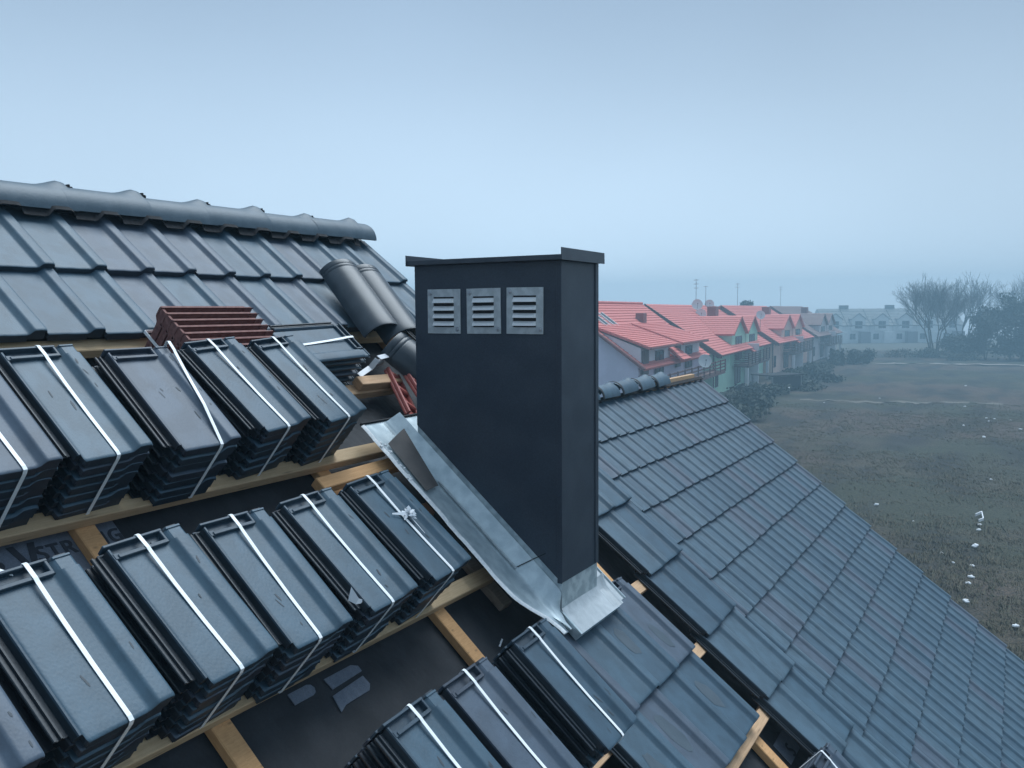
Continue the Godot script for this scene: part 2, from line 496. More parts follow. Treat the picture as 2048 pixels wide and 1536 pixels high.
# ------------------------------------------------------------------ scene
func _ready() -> void:
	rng.seed = 7
	# camera
	var cam := Camera3D.new()
	cam.name = "camera"
	cam.transform = Transform3D(Basis(Vector3(0.50035712, -0.00765995, 0.86578524), Vector3(0.07424879, 0.99665683, -0.03409226), Vector3(-0.86262963, 0.08134181, 0.49925308)).orthonormalized(), Vector3(0, CAM_Y, 0))
	cam.fov = 47.207
	cam.near = 0.05
	cam.far = 2000.0
	add_child(cam)
	cam.current = true
	# sky
	var env := Environment.new()
	env.background_mode = Environment.BG_SKY
	var sky := Sky.new()
	var pano := PanoramaSkyMaterial.new()
	pano.panorama = sky_picture()
	sky.sky_material = pano
	env.sky = sky
	env.tonemap_mode = Environment.TONE_MAPPER_LINEAR
	env.tonemap_exposure = 2.2
	env.sdfgi_enabled = true
	env.ssao_enabled = true
	env.ssil_enabled = true
	env.fog_enabled = true
	env.fog_density = 0.0037
	env.fog_light_color = Color(0.76, 0.92, 1.0)
	var we := WorldEnvironment.new()
	we.name = "world_environment"
	we.environment = env
	add_child(we)
	var sun := DirectionalLight3D.new()
	sun.name = "overcast_sun"
	sun.light_energy = 0.5
	sun.light_color = Color(0.93, 0.97, 1.0)
	sun.light_angular_distance = 45.0
	sun.shadow_enabled = true
	add_child(sun)
	sun.look_at_from_position(Vector3.ZERO, -Vector3(0.42, 0.88, 0.02), Vector3(0, 0, 1))

	make_materials()
	var th := deg_to_rad(40.741653)
	near_frame = Transform3D(Basis(E_AXIS, Vector3(0, cos(th), sin(th)), Vector3(0, -sin(th), cos(th))), Vector3(3.2992, CAM_Y - 1.1791, -1.4062))
	th = deg_to_rad(39.450571)
	far_frame = Transform3D(Basis(E_AXIS, Vector3(0, cos(th), sin(th)), Vector3(0, -sin(th), cos(th))), Vector3(10.587, CAM_Y - 0.8651, -3.3421))

	build_ground()
	build_row_houses()
	build_terrace()
	build_vegetation()
	build_far_roof()
	build_near_roof()
	build_chimney()
	build_stacks()
	build_loose_things()
	build_litter()

func sky_picture() -> ImageTexture:
	var w := 512
	var h := 256
	var im := Image.create(w, h, false, Image.FORMAT_RGBF)
	var fwd := Vector3(0.8655, 0, -0.5009)
	var n := FastNoiseLite.new()
	n.seed = 3
	n.frequency = 1.1
	n.fractal_octaves = 3
	for y in h:
		var el := PI * 0.5 - PI * (y + 0.5) / h
		for x in w:
			var az := TAU * (x + 0.5) / w
			var d := Vector3(sin(az) * cos(el), sin(el), -cos(az) * cos(el))
			var t := clampf(sin(maxf(el, 0.0)), 0.0, 1.0)
			var low := Vector3(0.280, 0.360, 0.438)
			var mid := Vector3(0.150, 0.208, 0.284)
			var top := Vector3(0.226, 0.304, 0.384)
			var c := low.lerp(mid, smoothstep(0.0, 0.42, t)).lerp(top, smoothstep(0.50, 1.0, t))
			var side := Vector3(d.x, 0, d.z).normalized().dot(fwd.rotated(Vector3.UP, 0.10))
			c *= (0.95 + 0.29 * exp(-(1.0 - side) * 5.0) * exp(-t * t * 6.0))
			c *= 1.0 + 0.06 * n.get_noise_3d(d.x * 1.6, d.y * 2.6, d.z * 1.6)
			im.set_pixel(x, y, Color(c.x, c.y, c.z))
	return ImageTexture.create_from_image(im)

# ------------------------------------------------------------------ the two dark roofs
func build_far_roof() -> void:
	var o := thing("neighbouring_house", "lower house wing with fully laid anthracite tile roof beyond the gap beside the chimney", "house", far_frame)
	var m := far_tile_mesh()
	var rest := Bag.new()
	var cols := 21
	for k in range(1, 15):
		for c in cols:
			var xf := laid(0.03 - c * CW, k * 0.36)
			obj("tile", m, M.tile_far[[0, 0, 1, 1, 2, 2, 3][rng.randi() % 7]], o, xf)
	# tiles further in, hidden from the photograph's place by the near roof
	var arr := m.surface_get_arrays(0)
	var vs: PackedVector3Array = arr[Mesh.ARRAY_VERTEX]
	var ns: PackedVector3Array = arr[Mesh.ARRAY_NORMAL]
	var cs: PackedColorArray = arr[Mesh.ARRAY_COLOR]
	for k in range(1, 15):
		for c in range(cols, cols + 6):
			var xf := laid(0.03 - c * CW, k * 0.36)
			for i in vs.size():
				rest.v.append(xf * vs[i]); rest.n.append(xf.basis * ns[i]); rest.c.append(cs[i])
	var hid := obj("tile_field", rest.mesh(true), M.tile_far[0], o)
	hid.set_meta("kind", "stuff")
	# ridge tiles with dark clips, then the bare ridge board
	var rm := half_round(0.40, 0.112, 0.011, 0.020, false)
	var clip := Bag.new()
	var path := []
	for i in 13:
		var ph := -PI * 0.5 + PI * i / 12.0
		path.append([cos(ph) * 0.128, sin(ph) * 0.128])
	var rows := []
	for x in [-0.014, 0.014]:
		var row: Array[Vector3] = []
		for q in path: row.append(Vector3(x, q[0], q[1]))
		rows.append(row)
	sheet_out(clip, rows, 0.004)
	var clip_mesh := clip.mesh()
	var inv := far_frame.basis.inverse()
	for k in 6:
		var x := -1.63 - k * 0.475
		var xf := Transform3D(Basis(Vector3(0, 0, 1), 0.035 if k < 3 else 0.0), Vector3(x, 0.048, -0.131))
		obj("ridge_tile", rm, M.tile_far[k % 3], o, Transform3D(inv * xf.basis, inv * xf.origin))
		if k > 0:
			var cx := Transform3D(Basis.IDENTITY, Vector3(x + 0.45, 0.050, -0.131))
			obj("ridge_clip", clip_mesh, M.black, o, Transform3D(inv * cx.basis, inv * cx.origin))
	var board := box_mesh(Vector3(-1.75, -0.02, -0.155), Vector3(-0.16, 0.095, -0.105), 0.004)
	obj("ridge_board", board, M.wood[0], o, Transform3D(inv, Vector3.ZERO))
	obj("ridge_roll", box_mesh(Vector3(-5.6, -0.022, -0.10), Vector3(0.02, -0.010, -0.055), 0.002), M.roll, o)
	obj("underlay", box_mesh(Vector3(-5.7, -0.115, -0.12), Vector3(-0.02, -0.105, 5.1)), M.membrane, o)
	for k in 16:
		obj("batten", box_mesh(Vector3(-5.7, -0.103, -0.06 + k * 0.36), Vector3(-0.06, -0.066, -0.01 + k * 0.36)), M.wood[k % 3], o)
	# body of the house under the roof and the slope behind the ridge
	var g := Bag.new()
	var zr := -0.131
	g.prism(pv([[zr, -0.15], [3.88, -3.45], [3.6, -3.5], [3.6, -7.3], [-4.0, -7.3], [-4.0, -3.4]]), 0, -5.7, -0.14)
	obj("wall", g.mesh(), M.render_grey, o, Transform3D(inv, Vector3.ZERO))
	g = Bag.new()
	g.prism(pv([[zr, 0.0], [zr, -0.10], [-4.3, -3.52], [-4.3, -3.42]]), 0, -5.7, 0.0)
	obj("rear_slope", g.mesh(), M.tile_far[0], o, Transform3D(inv, Vector3.ZERO))

func build_near_roof() -> void:
	var o := thing("unfinished_roof", "unfinished roof with bare wooden battens, black underlay and laid anthracite tiles along ridge and verge", "roof", near_frame)
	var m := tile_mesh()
	# rows under the ridge
	for r in [[-2.098, -0.02], [-1.739, -0.02]]:
		for c in 24:
			var right: float = 0.735 - c * CW
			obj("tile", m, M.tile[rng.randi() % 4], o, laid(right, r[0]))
	# two columns along the verge, right of the open column
	for k in range(-4, 10):
		for c in 2:
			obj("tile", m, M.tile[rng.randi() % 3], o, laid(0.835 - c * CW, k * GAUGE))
	# the patch below the chimney
	for k in [1, 2]:
		for c in 4:
			var xf := laid(0.215 - c * CW, k * GAUGE)
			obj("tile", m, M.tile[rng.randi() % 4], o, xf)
			if (c + k) % 3 != 0:
				var h := Node3D.new()
				h.name = "damp_area"
				o.add_child(h, true)
				h.transform = xf
				stain(h, "damp_stain", 0.125 + rng.randf_range(-0.02, 0.02), rng.randf_range(0.20, 0.30), rng.randf_range(0.028, 0.042), rng.randf_range(0.07, 0.10), 0.08, 0.0196, M.damp, rng.randi())
	# battens across, on counter battens down the slope
	var rows := [[-2.46, -6.2, 0.70], [-2.10, -6.2, 0.70], [-1.735, -6.2, 0.70], [-1.385, -6.2, -0.05], [-1.055, -6.2, -0.46], [-0.715, -6.2, -0.50], [-0.368, -6.2, -0.47], [0.005, -6.2, 0.80], [0.372, -6.2, 0.80], [0.738, -6.2, 0.80], [1.10, -6.2, 0.80], [1.46, -6.2, 0.8], [1.82, -6.2, 0.8], [2.18, -6.2, 0.8], [2.54, -6.2, 0.8], [2.9, -6.2, 0.8]]
	var i := 0
	for r in rows:
		var b := box_mesh(Vector3(r[1], -0.108, r[0] - 0.029), Vector3(r[2], -0.069, r[0] + 0.029), 0.003)
		obj("batten", b, M.wood[[1, 0, 1, 0, 1, 3, 1, 0, 0, 0][i % 10]], o, Transform3D(Basis(Vector3.UP, rng.randf_range(-0.001, 0.001)), Vector3.ZERO))
		i += 1
	for k in range(-4, 0):
		obj("batten", box_mesh(Vector3(0.42, -0.108, k * 0.366 - 0.024), Vector3(0.80, -0.069, k * 0.366 + 0.034), 0.003), M.wood[0], o)
	for u in [-5.8, -4.8, -3.8, -2.8, -1.80, -0.825, 0.24]:
		obj("counter_batten", box_mesh(Vector3(u - 0.031, -0.142, -2.5), Vector3(u + 0.031, -0.1085, 3.2), 0.003), M.wood_down, o)
	obj("counter_batten", box_mesh(Vector3(-0.51, -0.142, -0.52), Vector3(-0.445, -0.1085, -0.235), 0.003), M.wood_grey, o)
	# underlay with its print
	var g := Bag.new()
	var sh := []
	var nz := FastNoiseLite.new()
	nz.seed = 12
	nz.frequency = 1.3
	for a in 57:
		var row: Array[Vector3] = []
		for b in 71:
			var u := lerpf(-6.2, 0.80, b / 70.0)
			var v := lerpf(-2.5, 3.2, a / 56.0)
			row.append(Vector3(u, -0.1475 + nz.get_noise_2d(u * 2.0, v * 2.0) * 0.004, v))
		sh.append(row)
	g.sheet(sh, 0.012, Vector3.UP)
	var ul := obj("underlay", g.mesh(), M.membrane, o)
	var flat := Basis(Vector3.RIGHT, -PI * 0.5)
	print_patch(o, -2.75, -1.688, -1.07, -0.885)
	letters(o, "V", 0.125, Vector3(-1.970, -0.1405, -0.992), flat)
	letters(o, "STRONG", 0.066, Vector3(-1.816, -0.1405, -0.996), flat)
	letters(o, "S", 0.074, Vector3(-2.050, -0.1405, -1.000), flat)
	# the pale logo of two bent halves
	logo_half(o, [[-1.405, -0.325], [-1.285, -0.325], [-1.262, -0.312], [-1.262, -0.292], [-1.400, -0.285]])
	logo_half(o, [[-1.415, -0.268], [-1.272, -0.278], [-1.268, -0.245], [-1.285, -0.228], [-1.395, -0.226], [-1.425, -0.214]])
	print_patch(o, -1.545, -1.452, -0.335, -0.298)
	print_patch(o, 0.37, 0.545, 0.855, 0.955)
	letters(o, "S", 0.085, Vector3(0.455, -0.1405, 0.925), flat)
	# dark ridge roll under the ridge tiles
	g = Bag.new()
	var rr := []
	for a in 4:
		var row: Array[Vector3] = []
		for b in 481:
			var u := lerpf(-6.2, 0.62, b / 480.0)
			var ph := fposmod(u - 0.735 - 0.003, CW) / CW
			var pan := smoothstep(0.10, 0.2, ph) - smoothstep(0.62, 0.75, ph)
			var t := a / 3.0
			row.append(Vector3(u, lerpf(0.015, 0.010 - 0.030 * pan, t), lerpf(-2.53, -2.425 + 0.012 * pan, t)))
		rr.append(row)
	g.sheet(rr, 0.003, Vector3.UP)
	obj("ridge_roll", g.mesh(), M.roll, o)
	# ridge tiles, each with a raised collar and a clip
	var inv := near_frame.basis.inverse()
	var rm := half_round(0.395, 0.100, 0.012, 0.027, false)
	var clip := Bag.new()
	clip.box(Vector3(0.0, 0.100, -0.012), Vector3(0.030, 0.108, 0.012), Transform3D.IDENTITY, 0.002)
	clip.box(Vector3(0.012, 0.104, -0.012), Vector3(0.020, 0.116, 0.012), Transform3D.IDENTITY, 0.002)
	clip.box(Vector3(0.026, 0.094, -0.012), Vector3(0.032, 0.106, 0.012), Transform3D.IDENTITY, 0.002)
	var cm := clip.mesh()
	var marks := [0.667, 0.306, -0.061, -0.405, -0.761, -1.106]
	for k in range(6, 18):
		marks.append(-1.106 - (k - 5) * 0.354)
	for k in marks.size():
		var x: float = marks[k]
		var y := 1.592 + (0.004 if k % 2 == 0 else 0.0) - 0.0006 * k
		var last := k == 0
		var xf := Transform3D(Basis(Vector3(0, 0, 1), 0.006), Vector3(x - 0.383, y, -1.945))
		var rt := obj("ridge_tile", rm if not last else half_round(0.485, 0.100, 0.012, 0.0, false), M.ridge, o, Transform3D(inv * xf.basis, inv * xf.origin))
		if last:
			var xf0 := Transform3D(Basis(Vector3(0, 0, 1), 0.004), Vector3(x - 0.383, y + 0.002, -1.945))
			rt.transform = Transform3D(inv * xf0.basis, inv * xf0.origin)
			var col := half_round(0.395, 0.1005, 0.012, 0.027, false)
			var xc := Transform3D(Basis(Vector3(0, 0, 1), 0.006), Vector3(x - 0.385, y + 0.003, -1.945))
			obj("ridge_tile", col, M.ridge, o, Transform3D(inv * xc.basis, inv * xc.origin))
		else:
			var xk := Transform3D(Basis.IDENTITY, Vector3(x + 0.012, y + 0.002, -1.945))
			obj("ridge_clip", cm, M.black, o, Transform3D(inv * xk.basis, inv * xk.origin))
	obj("ridge_board", box_mesh(Vector3(-6.2, 1.50, -1.97), Vector3(0.60, 1.585, -1.92), 0.003), M.wood[1], o, Transform3D(inv, Vector3.ZERO))
	# rear slope and the house below
	g = Bag.new()
	g.prism(pv([[-1.945, 1.60], [-1.945, 1.50], [-6.2, -2.16], [-6.2, -2.06]]), 0, -6.2, 0.78)
	obj("rear_slope", g.mesh(), M.tile_far[1], o, Transform3D(inv, Vector3.ZERO))
	g = Bag.new()
	g.prism(pv([[-1.945, 1.40], [2.2, -2.17], [2.2, -7.0], [-6.0, -7.0], [-6.0, -2.12]]), 0, -6.1, 0.66)
	obj("wall", g.mesh(), M.render_grey, o, Transform3D(inv, Vector3.ZERO))

func stain(o: Node3D, called: String, x: float, z: float, rx: float, rz: float, turn: float, y: float, m: Material, sd: int) -> void:
	var g := Bag.new()
	var r := RandomNumberGenerator.new()
	r.seed = sd
	var pts: Array[Vector3] = []
	for i in 14:
		var a := TAU * i / 14.0
		var k := r.randf_range(0.82, 1.1)
		pts.append(Vector3(x, y, z) + Basis(Vector3.UP, turn) * Vector3(cos(a) * rx * k, 0, sin(a) * rz * k))
	for i in 14:
		g.tri(Vector3(x, y, z), pts[i], pts[(i + 1) % 14], Vector3.UP, Vector3.UP, Vector3.UP)
	obj(called, g.mesh(), m, o)

func print_patch(o: Node3D, u0: float, u1: float, v0: float, v1: float) -> void:
	var g := Bag.new()
	var r := 0.018
	var pts := [[u0, v0], [u1 - r, v0], [u1 - r * 0.3, v0 + r * 0.3], [u1, v0 + r], [u1, v1 - r], [u1 - r * 0.3, v1 - r * 0.3], [u1 - r, v1], [u0, v1]]
	g.prism(pv(pts), 1, -0.1455, -0.1425)
	obj("printed_patch", g.mesh(), M.print_pale, o)

func logo_half(o: Node3D, pts: Array) -> void:
	var g := Bag.new()
	g.prism(pv(pts), 1, -0.1455, -0.1425)
	obj("printed_logo", g.mesh(), M.print_pale, o)

func letters(o: Node3D, text: String, height: float, where: Vector3, b: Basis) -> void:
	var t := TextMesh.new()
	var f := SystemFont.new()
	f.font_names = PackedStringArray(["Droid Sans"])
	f.font_weight = 800
	t.font = f
	t.text = text
	t.font_size = 64
	t.pixel_size = height / 64.0
	t.depth = 0.001
	obj("lettering", t, M.print_dark, o, Transform3D(b, where))

# ------------------------------------------------------------------ chimney (x along the eaves, y up, z down the slope; origin of the near roof)
func build_chimney() -> void:
	var o := thing("chimney", "dark blue grey metal clad chimney with three galvanised vents and sheet flashing", "chimney", Transform3D(Basis.IDENTITY, near_frame.origin))
	var x0 := -0.433; var x1 := -0.115; var z0 := -0.698; var z1 := -0.044
	var tn := tan(deg_to_rad(40.741653))
	# cladding, cut along the slope
	var g := Bag.new()
	g.prism(pv([[z1, 0.170], [z1, 1.366], [z0, 1.366], [z0, 0.727], [z0 + 0.03, 0.702]]), 0, x0, x1)
	obj("cladding", g.mesh(), M.clad, o)
	g = Bag.new()
	g.box(Vector3(x1 - 0.026, 0.172, z1), Vector3(x1 + 0.002, 1.366, z1 + 0.004), Transform3D.IDENTITY, 0.001)
	obj("corner_fold", g.mesh(), M.clad, o)
	g = Bag.new()
	g.box(Vector3(x0 - 0.0025, 0.168, z1 - 0.018), Vector3(x0 + 0.0, 1.366, z1 + 0.0025), Transform3D.IDENTITY, 0.001)
	obj("corner_fold", g.mesh(), M.clad, o)
	# cap: tray with fascia and raised end flanges
	g = Bag.new()
	g.box(Vector3(-0.462, 1.367, -0.714), Vector3(-0.106, 1.386, -0.018), Transform3D.IDENTITY, 0.001)
	obj("cap", g.mesh(), M.cap, o)
	g = Bag.new()
	g.prism(pv([[-0.484, 1.3655], [-0.484, 1.409], [-0.114, 1.407], [-0.112, 1.3650]]), 2, -0.018, -0.0145)
	obj("cap_flange", g.mesh(), M.cap, o)
	g = Bag.new()
	g.prism(pv([[-0.466, 1.364], [-0.466, 1.406], [-0.106, 1.404], [-0.106, 1.365]]), 2, -0.718, -0.714)
	obj("cap_flange", g.mesh(), M.cap, o)
	# vents on the wide face
	var vz := [[-0.633, -0.479], [-0.449, -0.297], [-0.271, -0.115]]
	for k in 3:
		var a: float = vz[k][0]; var b: float = vz[k][1]
		var y0 := 1.098; var y1 := 1.271
		var v := Node3D.new()
		v.name = "vent"
		o.add_child(v, true)
		var mid := Vector3(0, (y0 + y1) * 0.5, (a + b) * 0.5)
		var turn := Basis(Vector3.RIGHT, [0.004, -0.004, 0.008][k])
		v.transform = Transform3D(turn, mid - turn * mid)
		var ia := a + 0.028; var ib := b - 0.030; var j0 := y0 + 0.025; var j1 := y1 - 0.030
		g = Bag.new()
		var f0 := x0 - 0.006; var f1 := x0 - 0.0006
		g.box(Vector3(f0, y0, a), Vector3(f1, y1, ia), Transform3D.IDENTITY, 0.0008)
		g.box(Vector3(f0, y0, ib), Vector3(f1, y1, b), Transform3D.IDENTITY, 0.0008)
		g.box(Vector3(f0, j1, ia), Vector3(f1, y1, ib), Transform3D.IDENTITY, 0.0)
		g.box(Vector3(f0, y0, ia), Vector3(f1, j0, ib), Transform3D.IDENTITY, 0.0)
		obj("frame", g.mesh(), M.zinc_bright, v)
		obj("vent_shade_panel", box_mesh(Vector3(x0 - 0.0018, j0, ia), Vector3(x0 - 0.0004, j1, ib)), M.black, v)  # black sheet on the solid cladding, paints the dark of a recess
		var pitch := (j1 - j0) / 4.0
		for s in 4:
			var yb := j0 + s * pitch
			g = Bag.new()
			# pressed louvre: slopes out and down, ends closed by small triangles
			var top := yb + pitch * 0.78; var low := yb + pitch * 0.20; var knee := yb + pitch * 0.46
			var xi := x0 - 0.0030; var xo := x0 - 0.0195
			var e := 0.006
			var p1 := Vector3(xi, top, ia); var p2 := Vector3(xi, top, ib)
			var q1 := Vector3(xo, knee, ia + e); var q2 := Vector3(xo, knee, ib - e)
			var r1 := Vector3(xo - 0.0005, low, ia + e * 0.6); var r2 := Vector3(xo - 0.0005, low, ib - e * 0.6)
			g.quad(p1, p2, q2, q1, Vector3(-1, 1, 0))
			g.quad(q1, q2, r2, r1, Vector3(-1, 0, 0))
			g.tri(p1, q1, Vector3(xi, low, ia), Vector3(-0.5, 0, -0.85), Vector3(-0.5, 0, -0.85), Vector3(-0.5, 0, -0.85))
			g.tri(q1, r1, Vector3(xi, low, ia), Vector3(-0.5, 0, -0.85), Vector3(-0.5, 0, -0.85), Vector3(-0.5, 0, -0.85))
			g.tri(p2, q2, Vector3(xi, low, ib), Vector3(-0.5, 0, 0.85), Vector3(-0.5, 0, 0.85), Vector3(-0.5, 0, 0.85))
			g.tri(q2, r2, Vector3(xi, low, ib), Vector3(-0.5, 0, 0.85), Vector3(-0.5, 0, 0.85), Vector3(-0.5, 0, 0.85))
			obj("louvre", g.mesh(), M.zinc_lit, v)
		for s in [[a + 0.013, y1 - 0.016], [b - 0.015, y0 + 0.017]]:
			g = Bag.new()
			g.bar(Vector3(f0, s[1], s[0]), Vector3(f0 - 0.0015, s[1], s[0]), 0.0100, 0.0094, 12)
			g.disc(Vector3(f0 - 0.0015, s[1], s[0]), Vector3(-1, 0, 0), 0.0094, 12)
			g.bar(Vector3(f0 - 0.0015, s[1], s[0]), Vector3(f0 - 0.006, s[1], s[0]), 0.0062, 0.0058, 6)
			g.disc(Vector3(f0 - 0.006, s[1], s[0]), Vector3(-1, 0, 0), 0.0058, 6)
			obj("screw", g.mesh(), M.screw, v)
	# flashing: in the roof frame (u, h, v)
	var rf := Transform3D(near_frame.basis, Vector3.ZERO)
	# upstand round the foot of the cladding
	g = Bag.new()
	var up := 0.0015
	g.prism(pv([[z1 - up, 0.02], [z1 - up, 0.20], [z0 + up, 0.80], [z0 + up, 0.56]]), 0, x0 + up, x1 - up)
	obj("flashing_upstand", g.mesh(), M.zinc, o)
	# side skirt swept down the slope
	var sk := []
	var nz := FastNoiseLite.new()
	nz.seed = 4
	nz.frequency = 6.0
	for i in 57:
		var t := i / 56.0
		var v := lerpf(-1.10, 0.0, t)
		var row: Array[Vector3] = []
		var out: float = -0.637 + 0.10 * smoothstep(0.78, 1.0, t)
		var wob := nz.get_noise_1d(v) * 0.004
		var wave := smoothstep(0.93, 1.0, t)
		row.append(Vector3(out - 0.004, 0.028 + wob, v))
		row.append(Vector3(out + 0.008, 0.036 + wob * 1.4, v))
		row.append(Vector3(out + 0.014, 0.030 + wob, v))
		row.append(Vector3(out + 0.020, 0.022 + wob * 0.4 - 0.012 * wave, v))
		row.append(Vector3(out + 0.050, 0.021 - 0.004 * wave, v))
		row.append(Vector3(lerpf(-0.545, -0.50, t * t), 0.022 + 0.016 * wave, v))
		var flatten := smoothstep(-0.13, -0.075, v)
		row.append(Vector3(-0.494, 0.022 + 0.012 * wave, v))
		row.append(Vector3(-0.489, lerpf(0.032, 0.026, flatten), v))
		row.append(Vector3(-0.481, lerpf(0.034, 0.027, flatten), v))
		row.append(Vector3(lerpf(-0.470, -0.472, flatten), lerpf(0.044, 0.026, flatten), v))
		row.append(Vector3(lerpf(-0.434, -0.446, flatten), lerpf(0.076, 0.021 - 0.02 * wave, flatten), v))
		sk.append(row)
	var lip := []
	var body := []
	for r in sk:
		lip.append(r.slice(0, 4))
		body.append(r.slice(3))
	g = Bag.new()
	g.sheet(body, 0.0012, Vector3(-0.3, 1, 0))
	obj("flashing_skirt", g.mesh(), M.zinc, o, rf)
	g = Bag.new()
	g.sheet(lip, 0.0012, Vector3(-0.3, 1, 0))
	obj("flashing_lip", g.mesh(), M.zinc_lip, o, rf)
	# bright drip seam that ends part way down, and the joint line
	obj("flashing_seam", box_mesh(Vector3(-0.497, 0.030, -0.76), Vector3(-0.4915, 0.0375, -0.30), 0.001), M.zinc_bright, o, rf)
	g = Bag.new()
	g.box(Vector3(-0.470, 0.047, -0.300), Vector3(-0.4705, 0.0475, -0.2985))
	g.quad(Vector3(-0.488, 0.0355, -0.304), Vector3(-0.488, 0.0355, -0.300), Vector3(-0.4365, 0.0768, -0.284), Vector3(-0.4365, 0.0768, -0.288), Vector3(-1, 1, 0))
	g.quad(Vector3(-0.4345, 0.0768, -0.288), Vector3(-0.4345, 0.0768, -0.284), Vector3(-0.4345, 0.136, -0.262), Vector3(-0.4345, 0.136, -0.266), Vector3(-1, 0, 0))
	obj("flashing_joint", g.mesh(), M.black, o, rf)
	# back tray
	obj("flashing_back", box_mesh(Vector3(-0.615, 0.012, -1.115), Vector3(0.08, 0.0155, -0.93), 0.001), M.zinc, o, rf)
	obj("flashing_back_edge", box_mesh(Vector3(-0.62, 0.012, -1.122), Vector3(0.08, 0.024, -1.1155), 0.001), M.black, o, rf)
	# front apron, with raised side hems and a turned-down edge
	var ap := []
	for i in 7:
		var v := lerpf(-0.108, 0.034, i / 6.0)
		var row: Array[Vector3] = []
		var h0 := lerpf(0.040, 0.016, smoothstep(0.0, 0.3, i / 6.0))
		for q in [[-0.432, 0.0], [-0.424, 0.0], [-0.418, 0.0], [-0.30, 0.001], [-0.16, 0.0], [-0.075, 0.0], [-0.066, 0.012], [-0.056, 0.013], [-0.050, 0.0]]:
			row.append(Vector3(q[0], h0 + q[1], v))
		ap.append(row)
	g = Bag.new()
	g.sheet(ap, 0.0012, Vector3.UP)
	obj("flashing_apron", g.mesh(), M.zinc_bright, o, rf)
	g = Bag.new()
	g.box(Vector3(-0.418, -0.022, 0.0335), Vector3(-0.075, 0.0165, 0.0350), Transform3D.IDENTITY, 0.0)
	g.box(Vector3(-0.436, -0.020, -0.10), Vector3(-0.424, 0.0185, 0.036), Transform3D.IDENTITY, 0.001)
	obj("flashing_drip_edge", g.mesh(), M.zinc, o, rf)
	# right side skirt, seen in part past the corner
	obj("flashing_side", box_mesh(Vector3(-0.112, 0.014, -1.0), Vector3(-0.006, 0.0165, 0.02), 0.0008), M.zinc_bright, o, rf)
	obj("flashing_side_edge", box_mesh(Vector3(-0.0055, 0.010, -1.0), Vector3(0.000, 0.024, 0.022), 0.001), M.zinc, o, rf)
	# brown strip bent up over the skirt
	var fl := []
	for i in 12:
		var t := i / 11.0
		var v := lerpf(-0.99, -0.735, t)
		var row: Array[Vector3] = []
		for j in 9:
			var s := j / 8.0
			var lift := sin(s * PI * 0.5) * lerpf(0.038, 0.012, t)
			row.append(Vector3(lerpf(lerpf(-0.582, -0.600, t), lerpf(-0.480, -0.530, t), s), 0.030 + lift, v - 0.030 * s * (1.0 - t)))
		fl.append(row)
	g = Bag.new()
	g.sheet(fl, 0.002, Vector3.UP)
	obj("bent_strip", g.mesh(), M.flap, o, rf)
	# ragged sealant left on the lip
	g = Bag.new()
	var r2 := RandomNumberGenerator.new()
	r2.seed = 3
	for i in 26:
		var v := lerpf(-1.0, -0.80, r2.randf())
		var u := -0.640 + r2.randf() * 0.035
		var s := r2.randf_range(0.002, 0.0055)
		g.box(Vector3(u - s, 0.026, v - s), Vector3(u + s * 1.2, 0.030 + s, v + s), Transform3D(Basis(Vector3.UP, 0.0), Vector3.ZERO), 0.002)
	var seal := obj("sealant_crumb", g.mesh(), M.zinc_lip, o, rf)
	seal.set_meta("kind", "stuff")

# ------------------------------------------------------------------ stacks of tiles
func strap_mesh(uh: float, un: float, top: float, lift: float) -> ArrayMesh:
	# round a bundle from head to nose, in the bundle's own frame; top = height of the uppermost tile's base
	var g := []
	var pts := [[-0.003, -0.002], [-0.003, top + 0.028], [0.002, top + 0.0315], [0.044, top + 0.0322], [0.055, top + 0.0305], [0.16, top + 0.0245], [0.28, top + 0.0212], [0.42, top + 0.0205], [TL + 0.001, top + 0.0180], [TL + 0.004, top + 0.006], [TL + 0.004, -0.003], [TL - 0.004, -0.005], [0.0, -0.005]]
	for q in pts:
		g.append(Vector3(lerpf(uh, un, clampf(q[0] / TL, 0.0, 1.0)) , q[1] + (lift * (1.0 - smoothstep(0.66, 0.92, q[0] / TL)) if q[1] > top + 0.01 else 0.0), q[0]))
	g.append(g[0])
	return band(g, Vector3(1, 0, 0), 0.0108, 0.0012)

